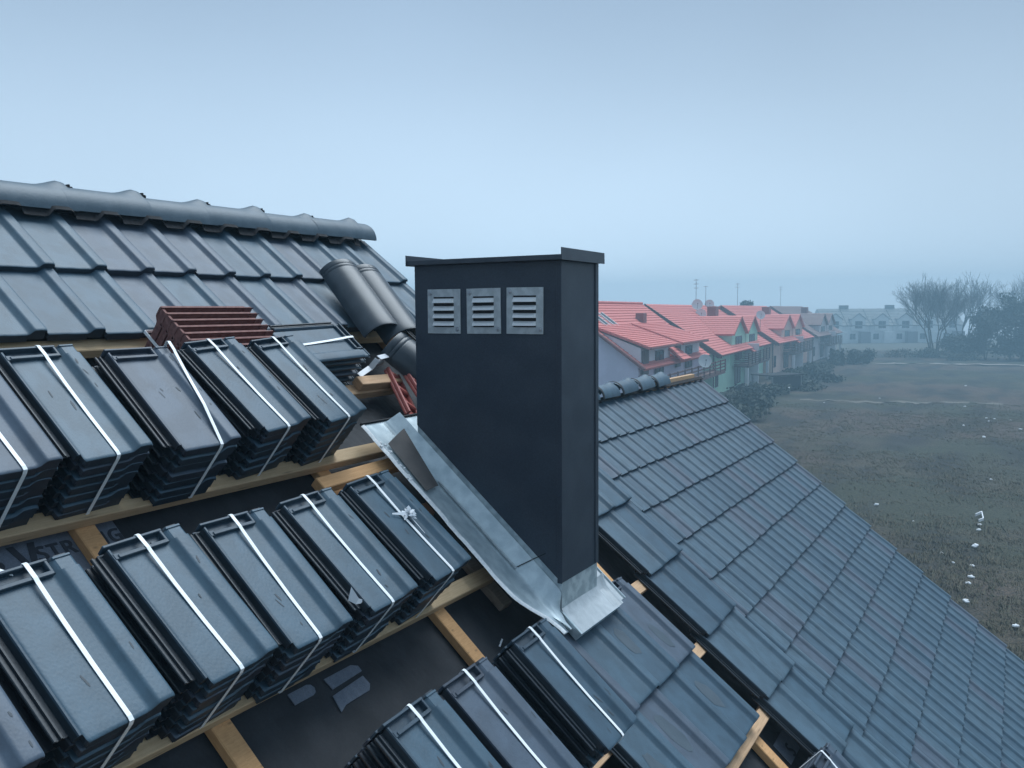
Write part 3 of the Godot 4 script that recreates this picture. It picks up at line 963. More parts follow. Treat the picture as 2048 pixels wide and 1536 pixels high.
func build_stacks() -> void:
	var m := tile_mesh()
	var pitch := 0.0355
	# head-left u, head v, turn (degrees), strap at head and nose from the left, count, label
	var list := [
		[-2.235, -1.468, 2.0, 0.150, 0.160, "strapped tile stack cut by the left picture edge, upper row on the battens"],
		[-1.968, -1.468, 2.0, 0.150, 0.150, "second strapped tile stack from the left in the upper row, before the printed underlay"],
		[-1.655, -1.448, 0.5, 0.255, 0.185, "strapped stack whose white band runs askew onto the rib, left of the red stack"],
		[-1.350, -1.462, 5.0, 0.135, 0.150, "strapped tile stack standing directly before the red clay tile stack"],
		[-1.060, -1.458, 6.0, 0.145, 0.155, "rightmost strapped stack of the upper row, nearest the chimney flashing"],
		[-2.640, -0.765, 2.0, 0.150, 0.150, "strapped stack at bottom left corner with only its ribbed edge in view"],
		[-2.350, -0.765, 2.5, 0.150, 0.150, "large strapped stack at the left edge below the printed underlay letters"],
		[-2.045, -0.765, 3.0, 0.130, 0.140, "strapped tile stack at the counter batten beside the printed underlay, second row"],
		[-1.765, -0.758, 0.5, 0.138, 0.135, "middle strapped stack of the second row, above the pale logo on the underlay"],
		[-1.472, -0.758, 2.5, 0.130, 0.138, "strapped stack with a torn plastic triangle caught in its side grooves"],
		[-1.172, -0.762, 4.0, 0.143, 0.150, "strapped stack with crumpled plastic film lying on its top tile"],
		[-1.680, -0.052, 2.0, 0.142, 0.150, "strapped stack at the bottom edge, leftmost of the lowest row"],
		[-1.420, -0.052, 1.5, 0.140, 0.145, "strapped stack in the lowest row, between bottom edge stack and flashing foot stack"],
		[-1.045, -0.052, 1.5, 0.150, 0.155, "strapped stack just below the foot of the chimney flashing"],
	]
	for e in list:
		var b := Basis(Vector3.UP, deg_to_rad(e[2]))
		var base := near_frame * Transform3D(b, Vector3(e[0], -0.066, e[1]))
		var t := thing("tile_stack", e[5], "tile stack", base, "strapped stacks of dark roof tiles")
		for k in 7:
			var j := Transform3D(Basis(Vector3.UP, rng.randf_range(-0.008, 0.008)), Vector3(rng.randf_range(-0.004, 0.004), k * pitch, rng.randf_range(-0.005, 0.003)))
			if k == 6:
				j.origin = Vector3(0, k * pitch, 0)
				j.basis = Basis.IDENTITY
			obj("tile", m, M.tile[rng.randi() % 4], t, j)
		obj("strap", strap_mesh(e[3], e[4], 6 * pitch, 0.0185 if e[3] > 0.2 else 0.0), M.strap, t)
		for k in rng.randi_range(2, 5):
			var sx := rng.randf_range(0.09, 0.185)
			if absf(sx - e[3]) > 0.02:
				stain(t, "scuff_mark", sx, rng.randf_range(0.12, 0.40), rng.randf_range(0.0018, 0.0035), rng.randf_range(0.006, 0.020), rng.randf_range(-0.2, 0.3), 6 * pitch + 0.0195, M.scuff, rng.randi())
		for k in rng.randi_range(0, 3):
			stain(t, "scuff_mark", rng.randf_range(0.22, 0.243), rng.randf_range(0.06, 0.41), rng.randf_range(0.0015, 0.003), rng.randf_range(0.005, 0.014), rng.randf_range(-0.2, 0.3), 6 * pitch + 0.0384, M.scuff, rng.randi())
	# the stack lying crosswise near the red one: heads to the left
	var ct := thing("crosswise_tile_stack", "dark tile stack laid crosswise with a level white strap, right of the red stack", "tile stack", near_frame * Transform3D(Basis(Vector3.UP, 0.03), Vector3(-0.292, -0.138, -1.700)))
	for k in 6:
		obj("tile", m, M.tile[(k + 1) % 4], ct, Transform3D(Basis(Vector3.UP, -PI * 0.5 + rng.randf_range(-0.01, 0.01)), Vector3(rng.randf_range(-0.004, 0.004), k * pitch, rng.randf_range(-0.004, 0.004))))
	var sb := strap_mesh(0.13, 0.15, 5 * pitch, 0.0)
	obj("strap", sb, M.strap, ct, Transform3D(Basis(Vector3.UP, -PI * 0.5), Vector3.ZERO))
	# red clay tiles standing on edge, leaning up the slope
	var red := thing("red_tile_stack", "stack of unglazed red clay tiles standing on their long edges, bound by a strap", "tile stack", near_frame * Transform3D(Basis(E_AXIS, deg_to_rad(-2.0)), Vector3(-1.225, -0.138, -1.722)))
	for k in 7:
		# tile length along u, width up, back face towards the viewer
		var tb := Basis(Vector3(0, 1, 0), Vector3(0, 0, -1), Vector3(-1, 0, 0))
		var up_tile := Transform3D(tb, Vector3(TL, 0.0, 0.045 + k * 0.0365))
		obj("tile", m, M.red_clay, red, up_tile)
	var rp := [Vector3(-0.003, 0.13, 0.0), Vector3(-0.003, 0.13, 0.275), Vector3(TL + 0.003, 0.13, 0.275), Vector3(TL + 0.003, 0.13, 0.0), Vector3(-0.003, 0.13, 0.0)]
	obj("strap", band(rp, Vector3(0, 1, 0), 0.0125, 0.0012), M.strap, red)
	# the stack at the lower right, in the open column
	var st := thing("brown_tile_stack", "small strapped stack of brownish tiles at the bottom edge in the open column", "tile stack", near_frame * Transform3D(Basis(Vector3.UP, deg_to_rad(-3.0)), Vector3(0.085, -0.066, 0.955)))
	for k in 4:
		obj("tile", m, M.tile[3], st, Transform3D(Basis.IDENTITY, Vector3(rng.randf_range(-0.004, 0.004), k * pitch, 0)))
	obj("strap", strap_mesh(0.15, 0.15, 3 * pitch, 0.0), M.strap, st)

# ------------------------------------------------------------------ loose things on the roof
func build_loose_things() -> void:
	# three ridge tiles lying on the slope
	var rm := half_round(0.50, 0.115, 0.011, 0.0, true, 0.95)
	var spots := [
		[0.105, 0.010, -2.085, -13.0, 0.0, "loose dark ridge tile with two grooves and a nail hole, left of two"],
		[0.195, 0.035, -2.02, -13.0, 9.0, "loose ridge tile leaning on its neighbour, half hidden by the chimney"],
		[-0.005, 0.0, -1.545, 18.0, 0.0, "loose ridge tile lowest on the slope behind the chimney"],
	]
	var i := 0
	for s in spots:
		# the mesh's axis (x) points down the slope
		var b := Basis(Vector3.UP, deg_to_rad(-90.0 + s[3])) * Basis(Vector3.RIGHT, deg_to_rad(s[4]))
		var o := thing("ridge_tile", s[5], "ridge tile", near_frame * Transform3D(b, Vector3(s[0], s[1], s[2])), "loose ridge tiles by the chimney")
		obj("shell", rm, M.ridge_shiny, o)
		var g := Bag.new()
		g.disc(Vector3(0.022, 0.1093, 0.0), Vector3.UP, 0.004, 8)
		obj("nail_hole", g.mesh(), M.black, o)
		i += 1
	# bent galvanised bracket
	var br := thing("metal_bracket", "small bent galvanised bracket lying on the tiles below the loose ridge tiles", "bracket", near_frame * Transform3D(Basis(Vector3.UP, 0.25), Vector3(-0.30, -0.035, -1.43)))
	var g := Bag.new()
	g.box(Vector3(0, 0.0, -0.013), Vector3(0.085, 0.0025, 0.013), Transform3D(Basis(Vector3(0, 0, 1), 0.25), Vector3.ZERO), 0.001)
	obj("plate", g.mesh(), M.plastic, br)
	g = Bag.new()
	g.box(Vector3(0.084, 0.020, -0.013), Vector3(0.0865, 0.075, 0.013), Transform3D(Basis(Vector3(0, 0, 1), -0.3), Vector3(0.0, 0.02, 0)), 0.001)
	g.box(Vector3(0.10, 0.060, -0.013), Vector3(0.21, 0.0625, 0.013), Transform3D(Basis(Vector3(0, 0, 1), -0.15), Vector3(0, 0.03, 0)), 0.001)
	obj("arm", g.mesh(), M.plastic, br)
	g = Bag.new()
	for k in 4:
		g.bar(Vector3(0.13 + k * 0.012, 0.03, 0.0), Vector3(0.136 + k * 0.012, 0.03, 0.0), 0.016, 0.016, 10)
	g.bar(Vector3(0.125, 0.03, 0.0), Vector3(0.18, 0.03, 0.0), 0.011, 0.011, 10)
	obj("bolt", g.mesh(), M.screw, br)
	# two red ribbed pieces
	var specs := [[-0.07, -0.055, -1.435, -0.42, "red ribbed roof piece leaning beside the chimney back, front one"], [0.0, -0.02, -1.45, -0.30, "red ribbed roof piece behind the front one at the chimney back"]]
	for s in specs:
		var o := thing("red_ribbed_piece", s[4], "roof piece", near_frame * Transform3D(Basis(Vector3.UP, s[3]) * Basis(Vector3(0, 0, 1), -0.35), Vector3(s[0], s[1], s[2])), "red roof pieces behind the chimney")
		g = Bag.new()
		g.box(Vector3(-0.045, 0, 0), Vector3(0.045, 0.018, 0.31), Transform3D.IDENTITY, 0.006)
		obj("plate", g.mesh(), M.red_plastic, o)
		for k in 3:
			g = Bag.new()
			g.box(Vector3(-0.038, 0.017, 0.03 + k * 0.10), Vector3(0.038, 0.036, 0.055 + k * 0.10), Transform3D.IDENTITY, 0.006)
			obj("rib", g.mesh(), M.red_plastic, o)
		for sx in [-1, 1]:
			g = Bag.new()
			g.box(Vector3(sx * 0.045, 0.017, 0), Vector3(sx * 0.033, 0.034, 0.31), Transform3D.IDENTITY, 0.004)
			obj("edge_rib", g.mesh(), M.red_plastic, o)
	# loose off-cuts of batten
	for s in [[-0.985, -0.500, -0.925, 0.03, 2, "short orange batten off-cut lying between the stack rows, ending at the flashing"], [-0.335, -0.055, -1.395, -0.02, 0, "short pale batten with splintered end, below the metal bracket"]]:
		var o := obj("batten_offcut", box_mesh(Vector3(0, 0, -0.027), Vector3(s[1] - s[0], 0.040, 0.027), 0.003), M.wood[s[4]], self, near_frame * Transform3D(Basis(Vector3.UP, s[3]), Vector3(s[0], -0.0675, s[2])))
		o.set_meta("label", s[5])
		o.set_meta("category", "timber")
		o.set_meta("group", "batten off-cuts on the roof")
	# plastic scraps
	g = Bag.new()
	var r := RandomNumberGenerator.new()
	r.seed = 5
	var core := Vector3(0, 0.012, 0)
	for k in 7:
		var a := TAU * k / 7.0 + r.randf() * 0.5
		var l := [0.075, 0.02, 0.085, 0.03, 0.06, 0.022, 0.03][k] as float
		var tip := Vector3(cos(a) * l, 0.004, sin(a) * l)
		var s := Vector3(-sin(a), 0.4, cos(a)) * 0.007
		g.quad(core - s, core + s, tip + s * 0.35, tip - s * 0.3, Vector3.UP)
	for k in 10:
		var p := Vector3(r.randf_range(-0.014, 0.014), r.randf_range(0.004, 0.02), r.randf_range(-0.02, 0.02))
		g.quad(p, p + Vector3(0.012, 0.006, 0.003), p + Vector3(0.010, 0.002, 0.016), p + Vector3(-0.002, 0.008, 0.013), Vector3.UP)
	var film := obj("plastic_film", g.mesh(), M.plastic, self, near_frame * Transform3D(Basis(Vector3.UP, 0.5), Vector3(-1.00, 0.170, -0.585)))
	film.set_meta("label", "crumpled clear plastic film with long torn tails on a tile stack")
	film.set_meta("category", "plastic scrap")
	g = Bag.new()
	g.quad(Vector3(0, 0, 0), Vector3(0.006, 0.034, -0.02), Vector3(0.026, 0.012, 0.012), Vector3(0.012, 0.002, 0.020), Vector3(0, 1, 0.5))
	g.quad(Vector3(0.012, 0.002, 0.020), Vector3(0.026, 0.012, 0.012), Vector3(0.048, 0.004, 0.020), Vector3(0.030, 0.001, 0.024), Vector3(0, 1, 0.5))
	var tr := obj("plastic_scrap", g.mesh(), M.plastic, self, near_frame * Transform3D(Basis.IDENTITY, Vector3(-1.458, 0.163, -0.395)))
	tr.set_meta("label", "torn white plastic triangle caught at the front of a stack's grooves")
	tr.set_meta("category", "plastic scrap")
	g = Bag.new()
	g.bar(Vector3(0, 0, 0), Vector3(0, 0.006, 0), 0.006, 0.004, 8)
	g.disc(Vector3(0, 0.006, 0), Vector3.UP, 0.004, 8)
	var pb := obj("white_pellet", g.mesh(), M.foam, self, near_frame * Transform3D(Basis.IDENTITY, Vector3(-1.022, 0.153, -0.650)))
	pb.set_meta("label", "tiny white pellet above the crumpled film on the same stack")
	pb.set_meta("category", "pellet")
	for s in [[-0.655, -0.1405, -0.125, 0.4, "thin torn white scrap on the underlay below the flashing"], [-0.735, -0.1405, 0.0, 1.4, "thin torn white scrap at the back of the flashing foot stack"]]:
		g = Bag.new()
		for k in 4:
			var x := k * 0.011
			g.quad(Vector3(x, 0.001, -0.003 + 0.002 * (k % 2)), Vector3(x, 0.003, 0.004), Vector3(x + 0.012, 0.004, 0.003), Vector3(x + 0.012, 0.002, -0.003), Vector3.UP)
		var o := obj("paper_scrap", g.mesh(), M.plastic, self, near_frame * Transform3D(Basis(Vector3.UP, s[3]), Vector3(s[0], s[1], s[2])))
		o.set_meta("label", s[4])
		o.set_meta("category", "paper scrap")
	# loose strap ends at the left edge
	var lp := []
	for k in 7:
		lp.append(Vector3(-0.16 + 0.027 * k, 0.012 * sin(k * 0.6), 0.002 * k * k * 0.3))
	var ls := obj("loose_strap", band(lp, Vector3(0, 0.2, 1).normalized(), 0.012, 0.0012), M.strap, self, near_frame * Transform3D(Basis(Vector3.UP, -0.25), Vector3(-2.222, 0.166, -0.785)))
	ls.set_meta("label", "loose white strap end curling off the back of the left edge stack")
	ls.set_meta("category", "strap")

# ------------------------------------------------------------------ surroundings
func fl(f: float, l: float, y := 0.0) -> Vector3:
	# f metres ahead of the roof, l metres to the right of that line
	return Vector3(0.86550 * f + 0.50091 * l, y, -0.50091 * f + 0.86550 * l)

func facing(azimuth: float) -> float:
	return deg_to_rad(30.06 - azimuth)

var hill: FastNoiseLite
var hill2: FastNoiseLite
func ground_height(x: float, z: float) -> float:
	var edge := smoothstep(8.0, 20.0, x) * smoothstep(188.0, 165.0, x) * smoothstep(-108.0, -95.0, z) * smoothstep(80.0, 60.0, z)
	var r := hill.get_noise_2d(x * 0.22, z * 0.22) * 0.22 + hill2.get_noise_2d(x * 1.3, z * 0.8) * 0.13
	r += sin((z * 0.99 + x * 0.08) * 2.3 + hill.get_noise_2d(x * 0.5, z * 0.5) * 3.0) * 0.05
	return r * edge

func build_ground() -> void:
	hill = FastNoiseLite.new()
	hill.seed = 21
	hill.frequency = 0.5
	hill.fractal_octaves = 3
	hill2 = FastNoiseLite.new()
	hill2.seed = 22
	hill2.frequency = 0.7
	hill2.fractal_octaves = 4
	var patch := FastNoiseLite.new()
	patch.seed = 23
	patch.frequency = 0.035
	patch.fractal_octaves = 4
	var mud := Vector3(0.112, 0.078, 0.056)
	var turf := Vector3(0.056, 0.060, 0.034)
	var straw := Vector3(0.140, 0.110, 0.078)
	var dark := Vector3(0.032, 0.031, 0.026)
	var x0 := 6.0; var x1 := 190.0; var z0 := -110.0; var z1 := 82.0
	var nx := 231; var nz := 241
	var st := SurfaceTool.new()
	st.begin(Mesh.PRIMITIVE_TRIANGLES)
	for i in nz:
		for j in nx:
			var x := lerpf(x0, x1, float(j) / (nx - 1))
			var z := lerpf(z0, z1, float(i) / (nz - 1))
			var a := patch.get_noise_2d(x, z) * 0.5 + 0.5
			var b := patch.get_noise_2d(x * 5.0 + 300.0, z * 2.2) * 0.5 + 0.5
			var c := patch.get_noise_2d(x * 2.0 - 500.0, z * 9.0) * 0.5 + 0.5
			var q := mud.lerp(turf, smoothstep(0.44, 0.62, a + 0.15 * smoothstep(52.0, 20.0, x) + 0.08 * smoothstep(-8.0, 12.0, z)))
			q = q.lerp(straw, 0.55 * smoothstep(0.52, 0.75, b))
			q = q.lerp(dark, 0.9 * smoothstep(0.48, 0.66, c))
			st.set_color(Color(q.x, q.y, q.z))
			st.add_vertex(Vector3(x, ground_height(x, z), z))
	for i in nz - 1:
		for j in nx - 1:
			var k := i * nx + j
			for t in [k, k + 1, k + nx, k + 1, k + nx + 1, k + nx]:
				st.add_index(t)
	st.generate_normals()
	var gm := tex_mat(ramp_texture(512, 0.05, 5, 61, Vector3(0.36, 0.36, 0.36), Vector3(1.0, 1.0, 1.0), 0.5, 0.3, 0.72), 0.95, Vector3(0.23, 0.23, 0.23))
	gm.vertex_color_use_as_albedo = true
	bump(gm, noise_image(512, 0.09, 4, 62), 5.0)
	structure("field_ground", st.commit(), gm)
	# the land round the field, out to the horizon
	var g := Bag.new()
	var far := 262.0
	for r in [[-far, x0, -far, far], [x1, far, -far, far], [x0, x1, -far, z0], [x0, x1, z1, far]]:
		g.quad(Vector3(r[0], 0, r[2]), Vector3(r[1], 0, r[2]), Vector3(r[1], 0, r[3]), Vector3(r[0], 0, r[3]), Vector3.UP)
	var om := tex_mat(ramp_texture(256, 0.03, 4, 63, Vector3(0.075, 0.080, 0.055), Vector3(0.11, 0.10, 0.08), 0.3), 0.95, Vector3(0.05, 0.05, 0.05))
	structure("ground", g.mesh(), om)
	# far track and a trodden path
	var pm := tex_mat(ramp_texture(256, 0.05, 4, 64, Vector3(0.22, 0.20, 0.17), Vector3(0.32, 0.29, 0.25), 0.3), 0.95, Vector3(0.3, 0.3, 0.3))
	structure("far_track", ground_strip([fl(133, 53), fl(131, 62), fl(127.5, 68), fl(122, 76), fl(117, 90), fl(112, 110)], 1.5, 0.16), pm)
	var wm := tex_mat(ramp_texture(256, 0.05, 4, 65, Vector3(0.12, 0.105, 0.09), Vector3(0.19, 0.17, 0.14), 0.3), 0.95, Vector3(0.4, 0.4, 0.4))
	structure("trodden_path", ground_strip([fl(79, 26), fl(77, 32), fl(76.5, 38), fl(75.5, 43), fl(73, 50), fl(70, 60)], 0.9, 0.02), wm)
	# tufts of grass
	var tuft := Bag.new()
	var r := RandomNumberGenerator.new()
	r.seed = 70
	for k in 7:
		var a := r.randf() * TAU
		var s := Vector3(cos(a), 0, sin(a))
		var p := Vector3(r.randf_range(-0.10, 0.10), 0, r.randf_range(-0.10, 0.10))
		var lean := Vector3(r.randf_range(-0.12, 0.12), r.randf_range(0.08, 0.2), r.randf_range(-0.12, 0.12))
		tuft.tri(p - s * 0.010, p + s * 0.010, p + lean * 0.6, Vector3.UP, Vector3.UP, Vector3.UP)
	var mm := MultiMesh.new()
	mm.transform_format = MultiMesh.TRANSFORM_3D
	mm.use_colors = true
	mm.mesh = tuft.mesh()
	var spots: Array[Transform3D] = []
	var cols: Array[Color] = []
	while spots.size() < 60000:
		var f := 16.0 + 60.0 * pow(r.randf(), 1.3)
		var l := r.randf_range(0.22, 0.66) * f
		var p := fl(f, l)
		if p.x < 8.0 or patch.get_noise_2d(p.x * 1.7, p.z * 1.7) < r.randf_range(-0.45, 0.35):
			continue
		p.y = ground_height(p.x, p.z) - 0.01
		var s := r.randf_range(0.5, 1.3)
		spots.append(Transform3D(Basis(Vector3.UP, r.randf() * TAU).scaled(Vector3(s, s * r.randf_range(0.5, 1.2), s)), p))
		var q := turf.lerp(straw, r.randf() * 0.7) * r.randf_range(0.7, 1.25)
		cols.append(Color(q.x, q.y, q.z))
	mm.instance_count = spots.size()
	for k in spots.size():
		mm.set_instance_transform(k, spots[k])
		mm.set_instance_color(k, cols[k])
	var mi := MultiMeshInstance3D.new()
	mi.name = "field_grass"
	mi.multimesh = mm
	var tm := std(Color(1, 1, 1), 0.9)
	tm.vertex_color_use_as_albedo = true
	mi.material_override = tm
	add_child(mi, true)
	mi.set_meta("kind", "stuff")
	mi.set_meta("label", "low dull grass tufts and stubble over the muddy field")
	mi.set_meta("category", "grass")

func ground_strip(pts: Array, width: float, lift: float) -> ArrayMesh:
	var g := Bag.new()
	var rows := []
	for i in (pts.size() - 1) * 8 + 1:
		var t := i / 8.0
		var k := mini(int(t), pts.size() - 2)
		var p: Vector3 = (pts[k] as Vector3).lerp(pts[k + 1], t - k)
		var d: Vector3 = ((pts[k + 1] as Vector3) - pts[k]).normalized()
		var s := Vector3(-d.z, 0, d.x) * width * 0.5
		var row: Array[Vector3] = []
		for q in [-1.0, 0.0, 1.0]:
			var w: Vector3 = p + s * float(q)
			w.y = ground_height(w.x, w.z) + lift
			row.append(w)
		rows.append(row)
	g.sheet(rows, 0.0, Vector3.UP)
	return g.mesh()

# courses of tiles between a ridge line a-b and an eave line d-c (a above d)
func courses(g: Bag, a: Vector3, b: Vector3, c: Vector3, d: Vector3, n: int, lift := 0.05) -> void:
	var nn := (b - a).cross(d - a).normalized()
	if nn.y < 0.0: nn = -nn
	for k in n:
		var t0 := float(k) / n
		var t1 := float(k + 1) / n
		var p := a.lerp(d, t0); var q := b.lerp(c, t0)
		var r := b.lerp(c, t1) + nn * lift; var s := a.lerp(d, t1) + nn * lift
		g.quad(p, q, r, s, nn)
		g.quad(s, r, b.lerp(c, t1), a.lerp(d, t1), (d - a))
		g.tri(p, s, a.lerp(d, t1), (a - b).normalized(), (a - b).normalized(), (a - b).normalized())
		g.tri(q, r, b.lerp(c, t1), (b - a).normalized(), (b - a).normalized(), (b - a).normalized())
	var u := -nn * 0.16
	g.quad(a + u, b + u, c + u, d + u, -nn)
	g.quad(a, d, d + u, a + u, a - b)
	g.quad(b, c, c + u, b + u, b - a)
	g.quad(d, c, c + u, d + u, d - a)

func window_part(o: Node3D, x0: float, x1: float, y0: float, y1: float, z: float, frame_m: Material, glass: Material) -> void:
	var g := Bag.new()
	var w := 0.09
	g.box(Vector3(x0, y0, z - 0.06), Vector3(x0 + w, y1, z + 0.05))
	g.box(Vector3(x1 - w, y0, z - 0.06), Vector3(x1, y1, z + 0.05))
	g.box(Vector3(x0 + w, y1 - w, z - 0.06), Vector3(x1 - w, y1, z + 0.05))
	g.box(Vector3(x0 + w, y0, z - 0.06), Vector3(x1 - w, y0 + w, z + 0.05))
	g.box(Vector3((x0 + x1) * 0.5 - 0.04, y0 + w, z - 0.05), Vector3((x0 + x1) * 0.5 + 0.04, y1 - w, z + 0.045))
	var f := obj("window", g.mesh(), frame_m, o)
	obj("pane", box_mesh(Vector3(x0 + w * 0.5, y0 + w * 0.5, z - 0.03), Vector3(x1 - w * 0.5, y1 - w * 0.5, z + 0.012)), glass, f)

func railing(o: Node3D, x0: float, x1: float, y0: float, y1: float, z0: float, z1: float, m: Material, slats: int) -> void:
	var deck := box_mesh(Vector3(x0, y0 - 0.22, z0), Vector3(x1, y0, z1))
	obj("balcony_floor", deck, m, o)
	for k in slats:
		var y := lerpf(y0 + 0.1, y1 - 0.10, k / float(slats - 1))
		obj("railing_board", box_mesh(Vector3(x0, y - 0.065, z1 - 0.09), Vector3(x1, y + 0.065, z1 - 0.05)), m, o)
		obj("railing_board", box_mesh(Vector3(x0 - 0.02, y - 0.06, z0), Vector3(x0 + 0.03, y + 0.06, z1 - 0.10)), m, o)
	var n := int((x1 - x0) / 2.4) + 1
	for k in n + 1:
		var x := lerpf(x0 + 0.06, x1 - 0.06, k / float(n))
		obj("railing_post", box_mesh(Vector3(x - 0.06, y0, z1 - 0.05), Vector3(x + 0.06, y1 + 0.02, z1 + 0.05)), m, o)

func dish(called: String, label: String, where: Vector3, r: float, dir: Vector3, m: Material, pole: float) -> void:
	var o := thing(called, label, "satellite dish", at(where))
	var g := Bag.new()
	var d := dir.normalized()
	var s := d.cross(Vector3.UP).normalized()
	var t := s.cross(d)
	var rows := []
	for i in 5:
		var row: Array[Vector3] = []
		for j in 17:
			var a := TAU * j / 16.0
			var rr := r * i / 4.0 + 0.001
			row.append((s * cos(a) + t * sin(a)) * rr + d * (0.22 * rr * rr / r))
		rows.append(row)
	g.sheet(rows, 0.02, d)
	obj("reflector", g.mesh(), m, o)
	g = Bag.new()
	g.bar(-t * r * 0.9, d * r * 1.0, 0.02, 0.02, 5)
	g.box(d * r - Vector3.ONE * 0.05, d * r + Vector3.ONE * 0.05)
	obj("feed_arm", g.mesh(), M.trim, o)
	g = Bag.new()
	g.bar(Vector3(0, -pole, 0) - d * 0.1, Vector3(0, 0.1, 0) - d * 0.1, 0.035, 0.035, 6)
	g.bar(Vector3.ZERO, -d * 0.1, 0.03, 0.03, 5)
	obj("mast", g.mesh(), M.trim, o)

func antenna(label: String, where: Vector3, h: float, arms: int) -> void:
	var o := thing("aerial", label, "antenna", at(where))
	var g := Bag.new()
	g.bar(Vector3.ZERO, Vector3(0, h, 0), 0.035, 0.025, 5)
	obj("mast", g.mesh(), M.trim, o)
	for k in arms:
		g = Bag.new()
		var y := h - 0.1 - k * 0.45
		g.bar(Vector3(-0.4, y, 0.2), Vector3(0.5, y, -0.25), 0.02, 0.02, 4)
		for e in 4:
			var p := Vector3(-0.3 + e * 0.22, y, 0.15 - e * 0.11)
			g.bar(p - Vector3(0.1, 0, 0.22), p + Vector3(0.1, 0, 0.22), 0.014, 0.014, 4)
		obj("aerial_arm", g.mesh(), M.trim, o)

func wall_mat(c: Vector3, sd: int) -> StandardMaterial3D:
	return tex_mat(ramp_texture(128, 0.02, 4, sd, c * 0.94, c * 1.04, 0.06), 0.9, Vector3(0.2, 0.2, 0.2))

